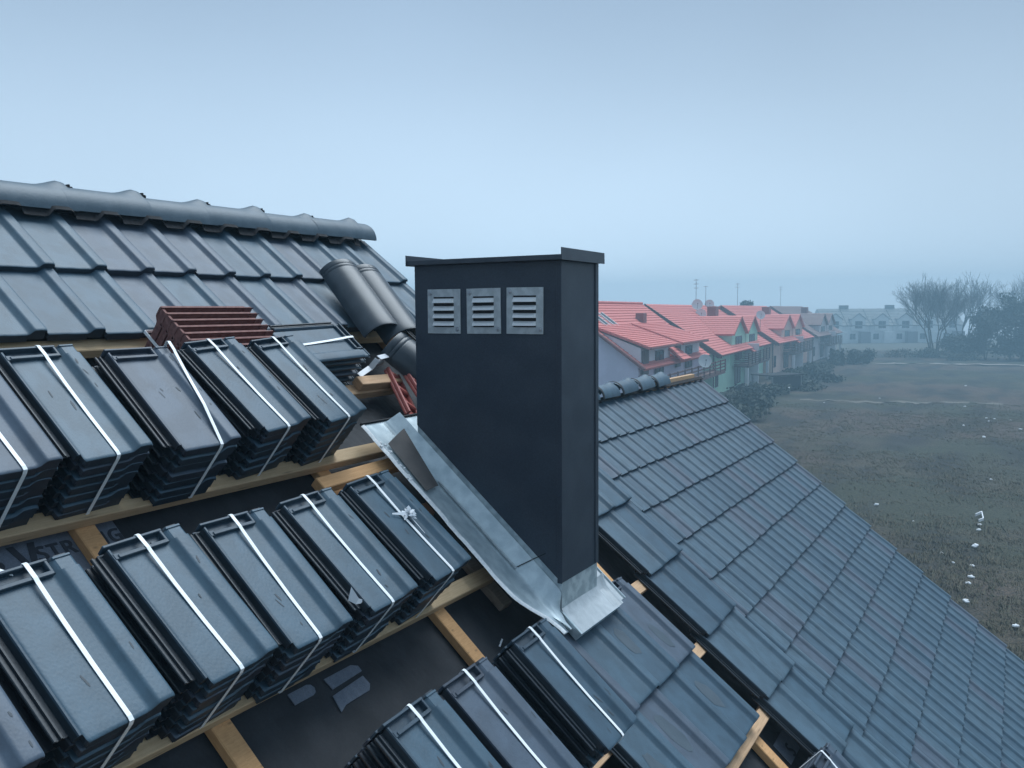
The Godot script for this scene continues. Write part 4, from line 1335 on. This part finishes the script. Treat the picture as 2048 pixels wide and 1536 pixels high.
func build_row_houses() -> void:
	M.trim = std(lin(0.20, 0.20, 0.21), 0.6)
	M.dish_white = std(lin(0.70, 0.72, 0.72), 0.5)
	M.glass = std(lin(0.035, 0.045, 0.055), 0.12)
	M.white_wall = wall_mat(Vector3(0.74, 0.74, 0.77), 91)
	M.brown = tex_mat(wood_texture(92, Vector3(0.12, 0.05, 0.04), Vector3(0.19, 0.08, 0.065)), 0.7, Vector3(0.6, 2, 2), false)
	M.brown_dark = tex_mat(wood_texture(93, Vector3(0.085, 0.05, 0.045), Vector3(0.13, 0.08, 0.07)), 0.7, Vector3(0.6, 2, 2), false)
	M.red_roof = tex_mat(ramp_texture(256, 0.05, 4, 94, Vector3(0.56, 0.135, 0.115), Vector3(0.70, 0.20, 0.165), 0.15), 0.7, Vector3(0.35, 0.35, 0.35))
	M.dull_roof = tex_mat(ramp_texture(256, 0.05, 4, 95, Vector3(0.28, 0.12, 0.10), Vector3(0.37, 0.17, 0.14), 0.2), 0.7, Vector3(0.35, 0.35, 0.35))
	M.grey_roof = tex_mat(ramp_texture(256, 0.05, 4, 96, Vector3(0.20, 0.12, 0.11), Vector3(0.27, 0.165, 0.15), 0.2), 0.7, Vector3(0.35, 0.35, 0.35))
	M.roof_trim = std(lin(0.24, 0.075, 0.065), 0.6)
	# nearest house: lilac gable, two wide shed dormers
	var o := thing("lilac_house", "pale lilac house with bright red roof and two wide shed dormers, nearest of the row", "house", at(fl(65, 10.2), facing(24.36)))
	var lilac := wall_mat(Vector3(0.66, 0.62, 0.74), 97)
	var g := Bag.new()
	g.prism(pv([[-0.05, 0.0], [-0.05, 4.35], [-6.0, 8.65], [-12.0, 4.35], [-12.0, 0.0]]), 0, -2.75, 18.6)
	obj("wall", g.mesh(), lilac, o)
	g = Bag.new()
	courses(g, Vector3(-3.15, 8.9, -6), Vector3(18.9, 8.9, -6), Vector3(18.9, 4.1, 0.55), Vector3(-3.15, 4.1, 0.55), 22)
	courses(g, Vector3(18.9, 8.9, -6), Vector3(-3.15, 8.9, -6), Vector3(-3.15, 4.1, -12.55), Vector3(18.9, 4.1, -12.55), 22)
	var rf := obj("roof", g.mesh(), M.red_roof, o)
	g = Bag.new()
	g.bar(Vector3(-3.15, 8.95, -6), Vector3(18.9, 8.95, -6), 0.13, 0.13, 8)
	obj("ridge_cap", g.mesh(), M.red_roof, rf)
	g = Bag.new()
	g.bar(Vector3(-3.2, 8.85, -6), Vector3(-3.2, 4.1, 0.55), 0.13, 0.13, 6)
	obj("verge_board", g.mesh(), M.roof_trim, rf)
	for dx in [[-2.5, 6.2], [7.3, 16.9]]:
		g = Bag.new()
		# cheeks and front of the dormer
		g.prism(pv([[0.0, 4.0], [0.0, 5.55], [-3.4, 6.85], [-3.4, 4.0]]), 0, dx[0] + 0.15, dx[1] - 0.15)
		obj("dormer_wall", g.mesh(), M.white_wall, o)
		g = Bag.new()
		courses(g, Vector3(dx[0], 7.25, -3.75), Vector3(dx[1], 7.25, -3.75), Vector3(dx[1], 5.62, 0.75), Vector3(dx[0], 5.62, 0.75), 14)
		obj("dormer_roof", g.mesh(), M.red_roof, o)
		obj("gutter", box_mesh(Vector3(dx[0], 5.46, 0.72), Vector3(dx[1], 5.60, 0.86)), M.roof_trim, o)
		var x: float = dx[0]
		obj("dormer_post", box_mesh(Vector3(x + 0.3, 3.6, 0.05), Vector3(x + 1.7, 5.4, 0.18)), M.brown_dark, o)
		window_part(o, x + 4.0, x + 6.2, 3.3, 5.2, 0.08, M.brown_dark, M.glass)
	# little porch roof between the dormers
	g = Bag.new()
	courses(g, Vector3(5.6, 5.3, 0.0), Vector3(8.0, 5.3, 0.0), Vector3(8.2, 4.35, 1.25), Vector3(5.4, 4.35, 1.25), 4)
	obj("porch_roof", g.mesh(), M.red_roof, o)
	railing(o, -2.9, 20.5, 2.55, 3.65, 0.0, 1.7, M.brown, 4)
	for s in [[0.2, -4.9, 1.0], [2.2, -4.9, 1.0]]:
		g = Bag.new()
		var q := Basis(Vector3.RIGHT, atan2(4.8, 6.55))
		g.box(Vector3(0, 0.03, 0), Vector3(0.13, 0.16, 1.9), Transform3D(q, Vector3(s[0], 8.05, s[1])))
		g.box(Vector3(0.95, 0.03, 0), Vector3(1.08, 0.16, 1.9), Transform3D(q, Vector3(s[0], 8.05, s[1])))
		var wf := obj("roof_window", g.mesh(), M.dish_white, o)
		obj("pane", box_mesh(Vector3(0.13, 0.02, 0.08), Vector3(0.95, 0.09, 1.85)), M.glass, wf, Transform3D(q, Vector3(s[0], 8.05, s[1])))
	obj("flue", box_mesh(Vector3(10.6, 6.9, -4.2), Vector3(11.7, 8.05, -3.5), 0.04), M.roof_trim, o)
	obj("stack_chimney", box_mesh(Vector3(4.0, 8.3, -7.4), Vector3(6.4, 9.75, -6.6), 0.05), M.brown_dark, o)
	var base := at(fl(65, 10.2), facing(24.36))
	dish("satellite_dish", "dark grey satellite dish on the lilac house's ridge chimney, beside the metal chimney", base * Vector3(7.0, 10.0, -7.0), 0.55, Vector3(-0.9, 0.25, 0.3), M.trim, 0.9)
	dish("satellite_dish", "white satellite dish on the lilac house's balcony railing", base * Vector3(10.3, 4.0, 1.9), 0.56, Vector3(-0.85, 0.2, 0.5), M.dish_white, 0.9)
	# three twin-gabled houses behind it
	twin_house("green_house", "mint green house with twin gables and a brown balcony, second in the row", 92.0, 1452.0, 24.4, wall_mat(Vector3(0.46, 0.72, 0.56), 98), M.red_roof, -9.2)
	twin_house("peach_house", "peach coloured house with twin gables, third in the row", 118.0, 1554.0, 27.2, wall_mat(Vector3(0.82, 0.55, 0.45), 99), M.red_roof, -6.0)
	twin_house("grey_pink_house", "greyish pink house with brown roof and twin gables, last in the row", 145.0, 1630.0, 27.7, wall_mat(Vector3(0.68, 0.62, 0.62), 100), M.grey_roof, -6.0)
	var b2 := at(fl(92.0, (1452.0 - 1024.0) / 1757.0 * 92.0), facing(24.4))
	dish("satellite_dish", "upper white satellite dish on the green house's roof mast", b2 * Vector3(7.0, 8.9, -4.6), 0.62, Vector3(-0.85, 0.2, 0.4), M.dish_white, 2.0)
	dish("satellite_dish", "lower white satellite dish on the green house's roof", b2 * Vector3(6.2, 7.8, -4.0), 0.62, Vector3(-0.85, 0.2, 0.4), M.dish_white, 1.4)
	dish("satellite_dish", "small white satellite dish at the green house's far roof end", b2 * Vector3(17.5, 9.0, -5.4), 0.58, Vector3(-0.85, 0.2, 0.4), M.dish_white, 1.6)
	antenna("tall aerial mast above the dishes on the green house", b2 * Vector3(7.3, 8.4, -4.8), 3.4, 3)
	antenna("thin aerial at the far end of the green house's ridge", b2 * Vector3(17.2, 8.6, -5.8), 2.7, 1)
	var b3 := at(fl(118.0, (1554.0 - 1024.0) / 1757.0 * 118.0), facing(27.2))
	antenna("aerial on the peach house's ridge, in haze", b3 * Vector3(3.0, 8.6, -6.0), 3.4, 2)
	dish("satellite_dish", "white satellite dish between the peach house's gables", b3 * Vector3(-3.5, 7.6, -1.5), 0.58, Vector3(-0.85, 0.2, 0.4), M.dish_white, 1.6)
	var b4 := at(fl(145.0, (1630.0 - 1024.0) / 1757.0 * 145.0), facing(27.7))
	antenna("aerial on the last house's ridge, in haze", b4 * Vector3(2.0, 8.6, -6.0), 3.6, 2)

func twin_house(called: String, label: String, f: float, px: float, az: float, wm: Material, rm: Material, x0: float) -> void:
	var o := thing(called, label, "house", at(fl(f, (px - 1024.0) / 1757.0 * f), facing(az)))
	var x1 := 22.5
	var g := Bag.new()
	g.prism(pv([[0.5, 0.0], [0.5, 4.3], [-6.0, 8.65], [-12.4, 4.3], [-12.4, 0.0]]), 0, x0, x1)
	obj("wall", g.mesh(), wm, o)
	g = Bag.new()
	courses(g, Vector3(x0 - 0.45, 8.9, -6), Vector3(x1 + 0.45, 8.9, -6), Vector3(x1 + 0.45, 4.0, 1.5), Vector3(x0 - 0.45, 4.0, 1.5), 24)
	courses(g, Vector3(x1 + 0.45, 8.9, -6), Vector3(x0 - 0.45, 8.9, -6), Vector3(x0 - 0.45, 4.0, -13.5), Vector3(x1 + 0.45, 4.0, -13.5), 24)
	var rf := obj("roof", g.mesh(), rm, o)
	g = Bag.new()
	g.prism(pv([[-6.0, 8.95], [1.5, 4.02], [1.5, 3.70], [1.1, 3.75], [-6.0, 8.45]]), 0, x0 - 0.62, x0 - 0.46)
	obj("verge_board", g.mesh(), M.brown_dark, rf)
	for d in [[0.0, 8.2], [8.7, 16.9]]:
		var a: float = d[0]; var b: float = d[1]; var mid := (a + b) * 0.5
		g = Bag.new()
		g.prism(pv([[a, 2.4], [a, 5.85], [mid, 7.45], [b, 5.85], [b, 2.4]]), 2, -4.0, 0.6)
		obj("gable_wall", g.mesh(), wm, o)
		g = Bag.new()
		courses(g, Vector3(mid, 7.62, -4.0), Vector3(mid, 7.62, 0.95), Vector3(a - 0.35, 5.75, 0.95), Vector3(a - 0.35, 5.75, -1.3), 9)
		courses(g, Vector3(mid, 7.62, 0.95), Vector3(mid, 7.62, -4.0), Vector3(b + 0.24, 5.75, -1.3), Vector3(b + 0.24, 5.75, 0.95), 9)
		obj("gable_roof", g.mesh(), rm, o)
		window_part(o, mid - 1.9, mid + 1.7, 2.9, 5.45, 0.62, M.brown_dark, M.glass)
		window_part(o, mid - 1.8, mid + 1.6, 0.3, 2.2, 0.52, M.brown_dark, M.glass)
	obj("party_wall", box_mesh(Vector3(8.36, 0.0, 0.55), Vector3(8.54, 4.5, 2.1), 0.03), M.white_wall, o)
	railing(o, 1.0, 8.0, 2.45, 3.75, 0.7, 2.2, M.brown_dark, 6)
	railing(o, 8.9, 16.0, 2.45, 3.75, 0.7, 2.2, M.brown_dark, 6)
	for x in [1.3, 15.6]:
		obj("balcony_pillar", box_mesh(Vector3(x - 0.15, 0, 1.85), Vector3(x + 0.15, 2.24, 2.15), 0.02), M.white_wall, o)
	g = Bag.new()
	courses(g, Vector3(7.4, 4.3, 0.65), Vector3(9.5, 4.3, 0.65), Vector3(9.8, 3.6, 1.9), Vector3(7.1, 3.6, 1.9), 3)
	obj("porch_roof", g.mesh(), rm, o)
	g = Bag.new()
	g.bar(Vector3(x0 + 0.05, 0, 0.6), Vector3(x0 + 0.05, 4.1, 0.6), 0.07, 0.07, 6)
	obj("drainpipe", g.mesh(), M.brown_dark, o)
	window_part(o, x0 + 1.2, x0 + 2.6, 0.8, 2.3, 0.52, M.brown_dark, M.glass)
	obj("roof_chimney", box_mesh(Vector3(7.6, 6.6, -3.6), Vector3(9.2, 8.7, -2.6), 0.05), M.roof_trim, o)

func build_terrace() -> void:
	var wm := wall_mat(Vector3(0.80, 0.82, 0.82), 110)  # walls and roof tone lightened, distance haze put into the colour
	var rm := tex_mat(ramp_texture(128, 0.05, 4, 111, Vector3(0.20, 0.22, 0.22), Vector3(0.27, 0.29, 0.29), 0.2), 0.7, Vector3(0.35, 0.35, 0.35))
	var places := ["leftmost, behind the last roof", "second, left of the bare tree", "third, close by the bare tree", "fourth, seen through the bare tree", "fifth, right behind the bare tree", "last, lost among the trees"]
	var lift := 0.0
	for k in 6:
		var o := thing("terraced_house", "hazy far white terraced house with gabled dormer, " + places[k], "house", at(fl(216, 76.5 + k * 5.75), facing(88.0)), "far terraced houses in the fog")
		var g := Bag.new()
		g.prism(pv([[0, 0], [0, 4.4], [-4.5, 8.2], [-9, 4.4], [-9, 0]]), 0, 0.0, 5.72)
		obj("wall", g.mesh(), wm, o)
		g = Bag.new()
		courses(g, Vector3(0, 8.45 + lift, -4.5), Vector3(5.72, 8.45 + lift, -4.5), Vector3(5.72, 4.3, 0.5), Vector3(0, 4.3, 0.5), 6)
		courses(g, Vector3(5.72, 8.45 + lift, -4.5), Vector3(0, 8.45 + lift, -4.5), Vector3(0, 4.3, -9.5), Vector3(5.72, 4.3, -9.5), 6)
		obj("roof", g.mesh(), rm, o)
		g = Bag.new()
		g.prism(pv([[1.1, 3.0], [1.1, 5.9], [2.8, 7.2], [4.5, 5.9], [4.5, 3.0]]), 2, -3.0, 0.35)
		obj("gable_wall", g.mesh(), wm, o)
		g = Bag.new()
		courses(g, Vector3(2.8, 7.35, -3), Vector3(2.8, 7.35, 0.5), Vector3(0.9, 5.9, 0.5), Vector3(0.9, 5.9, -1.5), 3)
		courses(g, Vector3(2.8, 7.35, 0.5), Vector3(2.8, 7.35, -3), Vector3(4.7, 5.9, -1.5), Vector3(4.7, 5.9, 0.5), 3)
		obj("gable_roof", g.mesh(), rm, o)
		window_part(o, 1.9, 3.7, 3.6, 5.4, 0.37, M.trim, M.glass)
		window_part(o, 0.8, 2.2, 0.9, 2.3, 0.02, M.trim, M.glass)
		obj("porch", box_mesh(Vector3(2.9, 0, 0.0), Vector3(5.4, 2.8, 1.5), 0.05), wm if k % 2 == 0 else M.trim, o)
		if k % 2 == 1:
			obj("chimney_stack", box_mesh(Vector3(0.0, 7.6, -5.2), Vector3(2.2, 9.3, -4.4), 0.04), rm, o)

# ------------------------------------------------------------------ vegetation
func grow(g: Bag, twigs: Bag, r: RandomNumberGenerator, p: Vector3, d: Vector3, len: float, rad: float, level: int, top: int) -> void:
	var n := 3 if level < 4 else 1
	var q := p
	var dir := d
	for k in n:
		var e := q + dir * len / n
		(g if level < 2 else twigs).bar(q, e, rad * (1.0 - 0.22 * k / n), rad * (1.0 - 0.22 * (k + 1) / n), 5 if level < 2 else 3)
		q = e
		dir = (dir + Vector3(r.randf_range(-1, 1), r.randf_range(-0.5, 0.9), r.randf_range(-1, 1)) * 0.13).normalized()
		if level > 0 and level < top:
			var side := (dir + Vector3(r.randf_range(-1, 1), r.randf_range(-0.15, 0.8), r.randf_range(-1, 1)) * 0.85).normalized()
			grow(g, twigs, r, q, side, len * r.randf_range(0.5, 0.72), rad * 0.5, level + 1, top)
	if level < top:
		for k in (3 if level < 2 else 2):
			var side := (dir + Vector3(r.randf_range(-1, 1), r.randf_range(-0.2, 0.6), r.randf_range(-1, 1)) * 0.62).normalized()
			grow(g, twigs, r, q, side, len * r.randf_range(0.6, 0.8), rad * 0.6, level + 1, top)

func bare_tree(label: String, where: Vector3, h: float, stems: int, sd: int, top: int, spread: float) -> void:
	var o := thing("bare_tree", label, "tree", at(where))
	var r := RandomNumberGenerator.new()
	r.seed = sd
	var g := Bag.new()
	var t := Bag.new()
	for k in stems:
		var a := TAU * k / stems + r.randf() * 0.6
		var d := Vector3(cos(a) * spread, 1.0, sin(a) * spread).normalized()
		grow(g, t, r, Vector3(cos(a), 0, sin(a)) * 0.25, d, h * r.randf_range(0.34, 0.41), h * 0.0115, 0, top)
	obj("trunk", g.mesh(), M.bark, o)
	obj("crown", t.mesh(), M.bark, o)

func leafy(called: String, label: String, category: String, where: Vector3, size: Vector3, leaves: int, leaf: float, m: Material, sd: int, group := "", cone := false) -> void:
	var o := thing(called, label, category, at(where), group)
	var r := RandomNumberGenerator.new()
	r.seed = sd
	var g := Bag.new()
	for k in 4:
		var a := r.randf() * TAU
		g.bar(Vector3(cos(a) * 0.1, 0, sin(a) * 0.1), Vector3(cos(a) * size.x * 0.3, size.y * 0.7, sin(a) * size.z * 0.3), 0.05 + size.y * 0.006, 0.02, 5)
	obj("stem", g.mesh(), M.bark, o)
	g = Bag.new()
	var clumps := []
	for k in 22:
		var q := Vector3(r.randfn(0, 0.42), r.randf_range(0.12, 0.95), r.randfn(0, 0.42))
		var w := sqrt(maxf(0.05, 1.0 - pow(q.y * 1.25 - 0.45, 2.0))) if not cone else (1.05 - q.y)
		clumps.append(Vector3(q.x * w * size.x, q.y * size.y, q.z * w * size.z))
	for k in leaves:
		var c: Vector3 = clumps[r.randi() % clumps.size()]
		var s := size.x * (0.34 if not cone else 0.2)
		var p := c + Vector3(r.randfn(0, 0.5) * s, r.randfn(0, 0.42) * minf(s, size.y * 0.3), r.randfn(0, 0.5) * s)
		p.y = maxf(p.y, 0.03)
		var nn := Vector3(r.randfn(), r.randfn() + 0.6, r.randfn()).normalized()
		var t := nn.cross(Vector3(r.randfn(), r.randfn(), r.randfn())).normalized()
		var b := nn.cross(t)
		var l := leaf * r.randf_range(0.6, 1.4)
		g.tri(p - t * l * 0.5, p + t * l * 0.5 + b * l * 0.2, p + b * l, nn, nn, nn)
		g.tri(p - t * l * 0.5, p + b * l, p - t * l * 0.3 + b * l * 0.7, nn, nn, nn)
	obj("foliage", g.mesh(), m, o)

func build_vegetation() -> void:
	M.bark = tex_mat(ramp_texture(128, 0.05, 4, 120, Vector3(0.050, 0.045, 0.043), Vector3(0.08, 0.072, 0.068), 0.2), 0.9, Vector3(1, 1, 1))
	var leaf_a := std(lin(0.036, 0.050, 0.042), 0.8)
	var leaf_b := std(lin(0.060, 0.070, 0.052), 0.8)
	var dry := std(lin(0.16, 0.14, 0.11), 0.9)
	bare_tree("large bare many stemmed tree standing alone left of the hazy thicket", fl(153, 73.6), 12.6, 6, 4, 5, 0.36)
	bare_tree("tall bare tree behind the dark ivy clad thicket at right edge", fl(170, 99), 14.0, 4, 9, 4, 0.3)
	bare_tree("bare tree right beside the large lone tree, thinner and paler", fl(172, 88.5), 13.6, 4, 14, 4, 0.30)
	var n := 0
	for s in [[142, 76.6, 3.4, 8.2, "dark leafy tree at the left end of the thicket"], [140, 79.6, 3.6, 10.2, "tallest dark leafy tree, inside the thicket at right"], [141, 84.0, 3.6, 9.4, "dark leafy tree at the right picture edge"], [146, 75.0, 2.6, 4.2, "low dark bushy tree between lone bare tree and thicket"], [138, 81.5, 2.6, 5.4, "low dark bushy tree at the front of the thicket"]]:
		leafy("thicket_tree", s[4], "tree", fl(s[0], s[1]), Vector3(s[2], s[3], s[2]), 5200, 0.34, leaf_a, 130 + n, "dark trees of the far thicket")
		n += 1
	leafy("distant_evergreen", "small dark treetop peeking over the red roofs", "tree", fl(168, 44.6), Vector3(1.4, 10.2, 1.4), 1800, 0.4, leaf_a, 150)
	var sh := [[66, 17.0, 1.8, "shrub at the far dark roof's verge, nearest of the garden edge"], [71, 18.8, 2.0, "dark shrub before the lilac house's balcony end"], [76, 20.6, 1.8, "shrub before the green house's drainpipe corner"], [82, 22.6, 1.7, "shrub before the green house's left balcony"], [86, 25.2, 1.5, "low shrub left of the dark garden shelter"], [96, 31.2, 1.5, "shrub right behind the garden shelter"], [104, 33.6, 1.7, "shrub before the peach house's left corner"], [110, 37.4, 1.6, "shrub before the peach house's balcony"], [117, 41.0, 1.6, "shrub right of the peach house's balcony"], [124, 44.2, 1.5, "shrub before the last house's white pillar"], [90, 30.0, 1.2, "low shrub in front of the garden shelter"], [100, 35.6, 1.2, "low scrub on the field's edge below the peach house"]]
	for s in sh:
		leafy("garden_shrub", s[3], "shrub", fl(s[0], s[1]), Vector3(2.1, s[2] * 0.58, 2.1), 1300, 0.26, leaf_b if n % 2 else leaf_a, 160 + n, "dark shrubs along the gardens")
		n += 1
	for s in [[132, 49.0, "left length of the clipped dark hedge beyond the houses"], [132.5, 51.4, "middle length of the clipped dark hedge"], [133, 53.8, "right end of the clipped dark hedge"]]:
		leafy("clipped_hedge", s[2], "hedge", fl(s[0], s[1]), Vector3(1.6, 1.9, 1.1), 1500, 0.24, leaf_a, 180 + n, "clipped hedge beyond the houses")
		n += 1
	for s in [[127, 46.2, 2.9, "left small pointed conifer before the last house"], [129, 48.6, 2.6, "right small pointed conifer before the last house"]]:
		leafy("small_conifer", s[3], "conifer", fl(s[0], s[1]), Vector3(0.6, s[2], 0.6), 700, 0.2, leaf_a, 190 + n, "small conifers", true)
		n += 1
	for s in [[150, 66.0, 1.2, "pale dry scrub mound left of the bare tree's foot"], [147, 69.5, 1.5, "pale dry scrub mound at the bare tree's foot"], [156, 79.0, 2.6, "scrub right of the bare tree's foot"], [140, 72.0, 1.0, "low scrub before the bare tree"]]:
		leafy("dry_scrub", s[3], "scrub", fl(s[0], s[1]), Vector3(3.2, s[2], 2.4), 1500, 0.25, dry if n % 2 == 0 else leaf_b, 200 + n, "scrub round the bare tree")
		n += 1
	# dark open garden shelter with a pale bench inside
	var o := thing("garden_shelter", "low dark flat roofed garden shelter beside the green house", "shelter", at(fl(90, 27.2), facing(60.0)))
	obj("roof", box_mesh(Vector3(-2.2, 1.58, -1.5), Vector3(2.2, 1.70, 1.5), 0.03), M.roll, o)
	for q in [[-2.05, -1.35], [2.05, -1.35], [-2.05, 1.35], [2.05, 1.35]]:
		obj("post", box_mesh(Vector3(q[0] - 0.06, 0, q[1] - 0.06), Vector3(q[0] + 0.06, 1.55, q[1] + 0.06)), M.trim, o)
	obj("rear_panel", box_mesh(Vector3(-2.0, 0, 1.30), Vector3(2.0, 1.5, 1.34)), M.black, o)
	var b := thing("garden_bench", "pale bench top beneath the dark garden shelter", "bench", at(fl(87.5, 27.0), facing(60.0)))
	obj("seat", box_mesh(Vector3(-1.1, 0.42, -0.2), Vector3(1.1, 0.5, 0.25), 0.02), M.dish_white, b)
	for x in [-0.9, 0.9]:
		obj("leg", box_mesh(Vector3(x - 0.05, 0, -0.15), Vector3(x + 0.05, 0.42, 0.2)), M.trim, b)

# ------------------------------------------------------------------ litter on the field
func build_litter() -> void:
	var r := RandomNumberGenerator.new()
	r.seed = 90
	var spots := [
		[36.2, 15.2, 0.34, "flat white scrap high on the field nearest the dark roof's verge"],
		[41.0, 22.6, 0.26, "single white scrap above the bent white strip"],
		[32.6, 17.6, 0.28, "white scrap touching the lower end of the bent strip"],
		[31.9, 17.2, 0.30, "white scrap just below the bent strip's end"],
		[29.5, 15.8, 0.42, "larger white block midway down the line of scraps"],
		[29.0, 14.4, 0.26, "lone white scrap left of the line of scraps"],
		[27.6, 14.1, 0.16, "tiny pale scrap between lone scrap and line of scraps"],
		[27.4, 14.6, 0.26, "uppermost of three white scraps in a close column"],
		[26.3, 14.0, 0.36, "middle and largest of three scraps in a close column"],
		[25.7, 13.6, 0.30, "lowest of three white scraps in a close column"],
		[23.9, 12.6, 0.34, "white block at the dark roof's verge, below the close column"],
		[22.0, 12.9, 0.32, "lowest white scrap near the right picture edge"],
		[90.9, 47.1, 0.45, "pale scrap beyond the worn path, far right"],
		[72.4, 37.5, 0.40, "white speck on the near side of the worn path"],
		[60.9, 31.5, 0.38, "white scrap left of the far specks"],
		[54.7, 29.6, 0.50, "largest white scrap below the far specks"],
		[64.8, 35.2, 0.34, "leftmost of a cluster of far white specks"],
		[65.7, 36.3, 0.34, "upper speck in the far cluster"],
		[62.8, 34.3, 0.28, "lower speck in the far cluster"],
		[64.1, 36.6, 0.36, "speck at the right of the far cluster"],
		[59.2, 34.5, 0.40, "speck at the right edge under the far cluster"],
		[79.5, 33.4, 0.40, "far lone speck in mid field"],
		[76.8, 27.4, 0.30, "far lone speck at the garden shrubs"],
		[33.7, 15.6, 0.14, "dim scrap between the flat scrap and the bent strip"],
	]
	for s in spots:
		if s[2] <= 0.0:
			continue
		var g := Bag.new()
		var w: float = s[2] * 0.5
		g.box(Vector3(-w * 0.5, -0.02, -w * 0.34), Vector3(w * 0.5, w * 0.22, w * 0.34), Transform3D(Basis(Vector3(0.4, 0, 0.9).normalized(), r.randf_range(-0.3, 0.3)), Vector3.ZERO), w * 0.07)
		g.box(Vector3(-w * 0.2, w * 0.1, -w * 0.2), Vector3(w * 0.35, w * 0.34, w * 0.15), Transform3D(Basis(Vector3.UP, r.randf()), Vector3.ZERO), w * 0.06)
		var p := fl(s[0], s[1])
		p.y = ground_height(p.x, p.z) + 0.05
		var o := obj("foam_scrap", g.mesh(), M.foam, self, Transform3D(Basis(Vector3.UP, r.randf() * TAU), p))
		o.set_meta("label", s[3])
		o.set_meta("category", "litter")
		o.set_meta("group", "white foam scraps on the field")
	var lp := []
	for q in [[34.15, 18.26], [34.39, 18.63], [33.22, 18.07], [32.9, 17.72]]:
		var p := fl(q[0], q[1])
		p.y = ground_height(p.x, p.z) + 0.12
		lp.append(p)
	var o := obj("bent_white_strip", band(lp, Vector3.UP, 0.10, 0.03), M.foam, self)
	o.set_meta("label", "bent white strip lying in the grass of the field")
	o.set_meta("category", "litter")
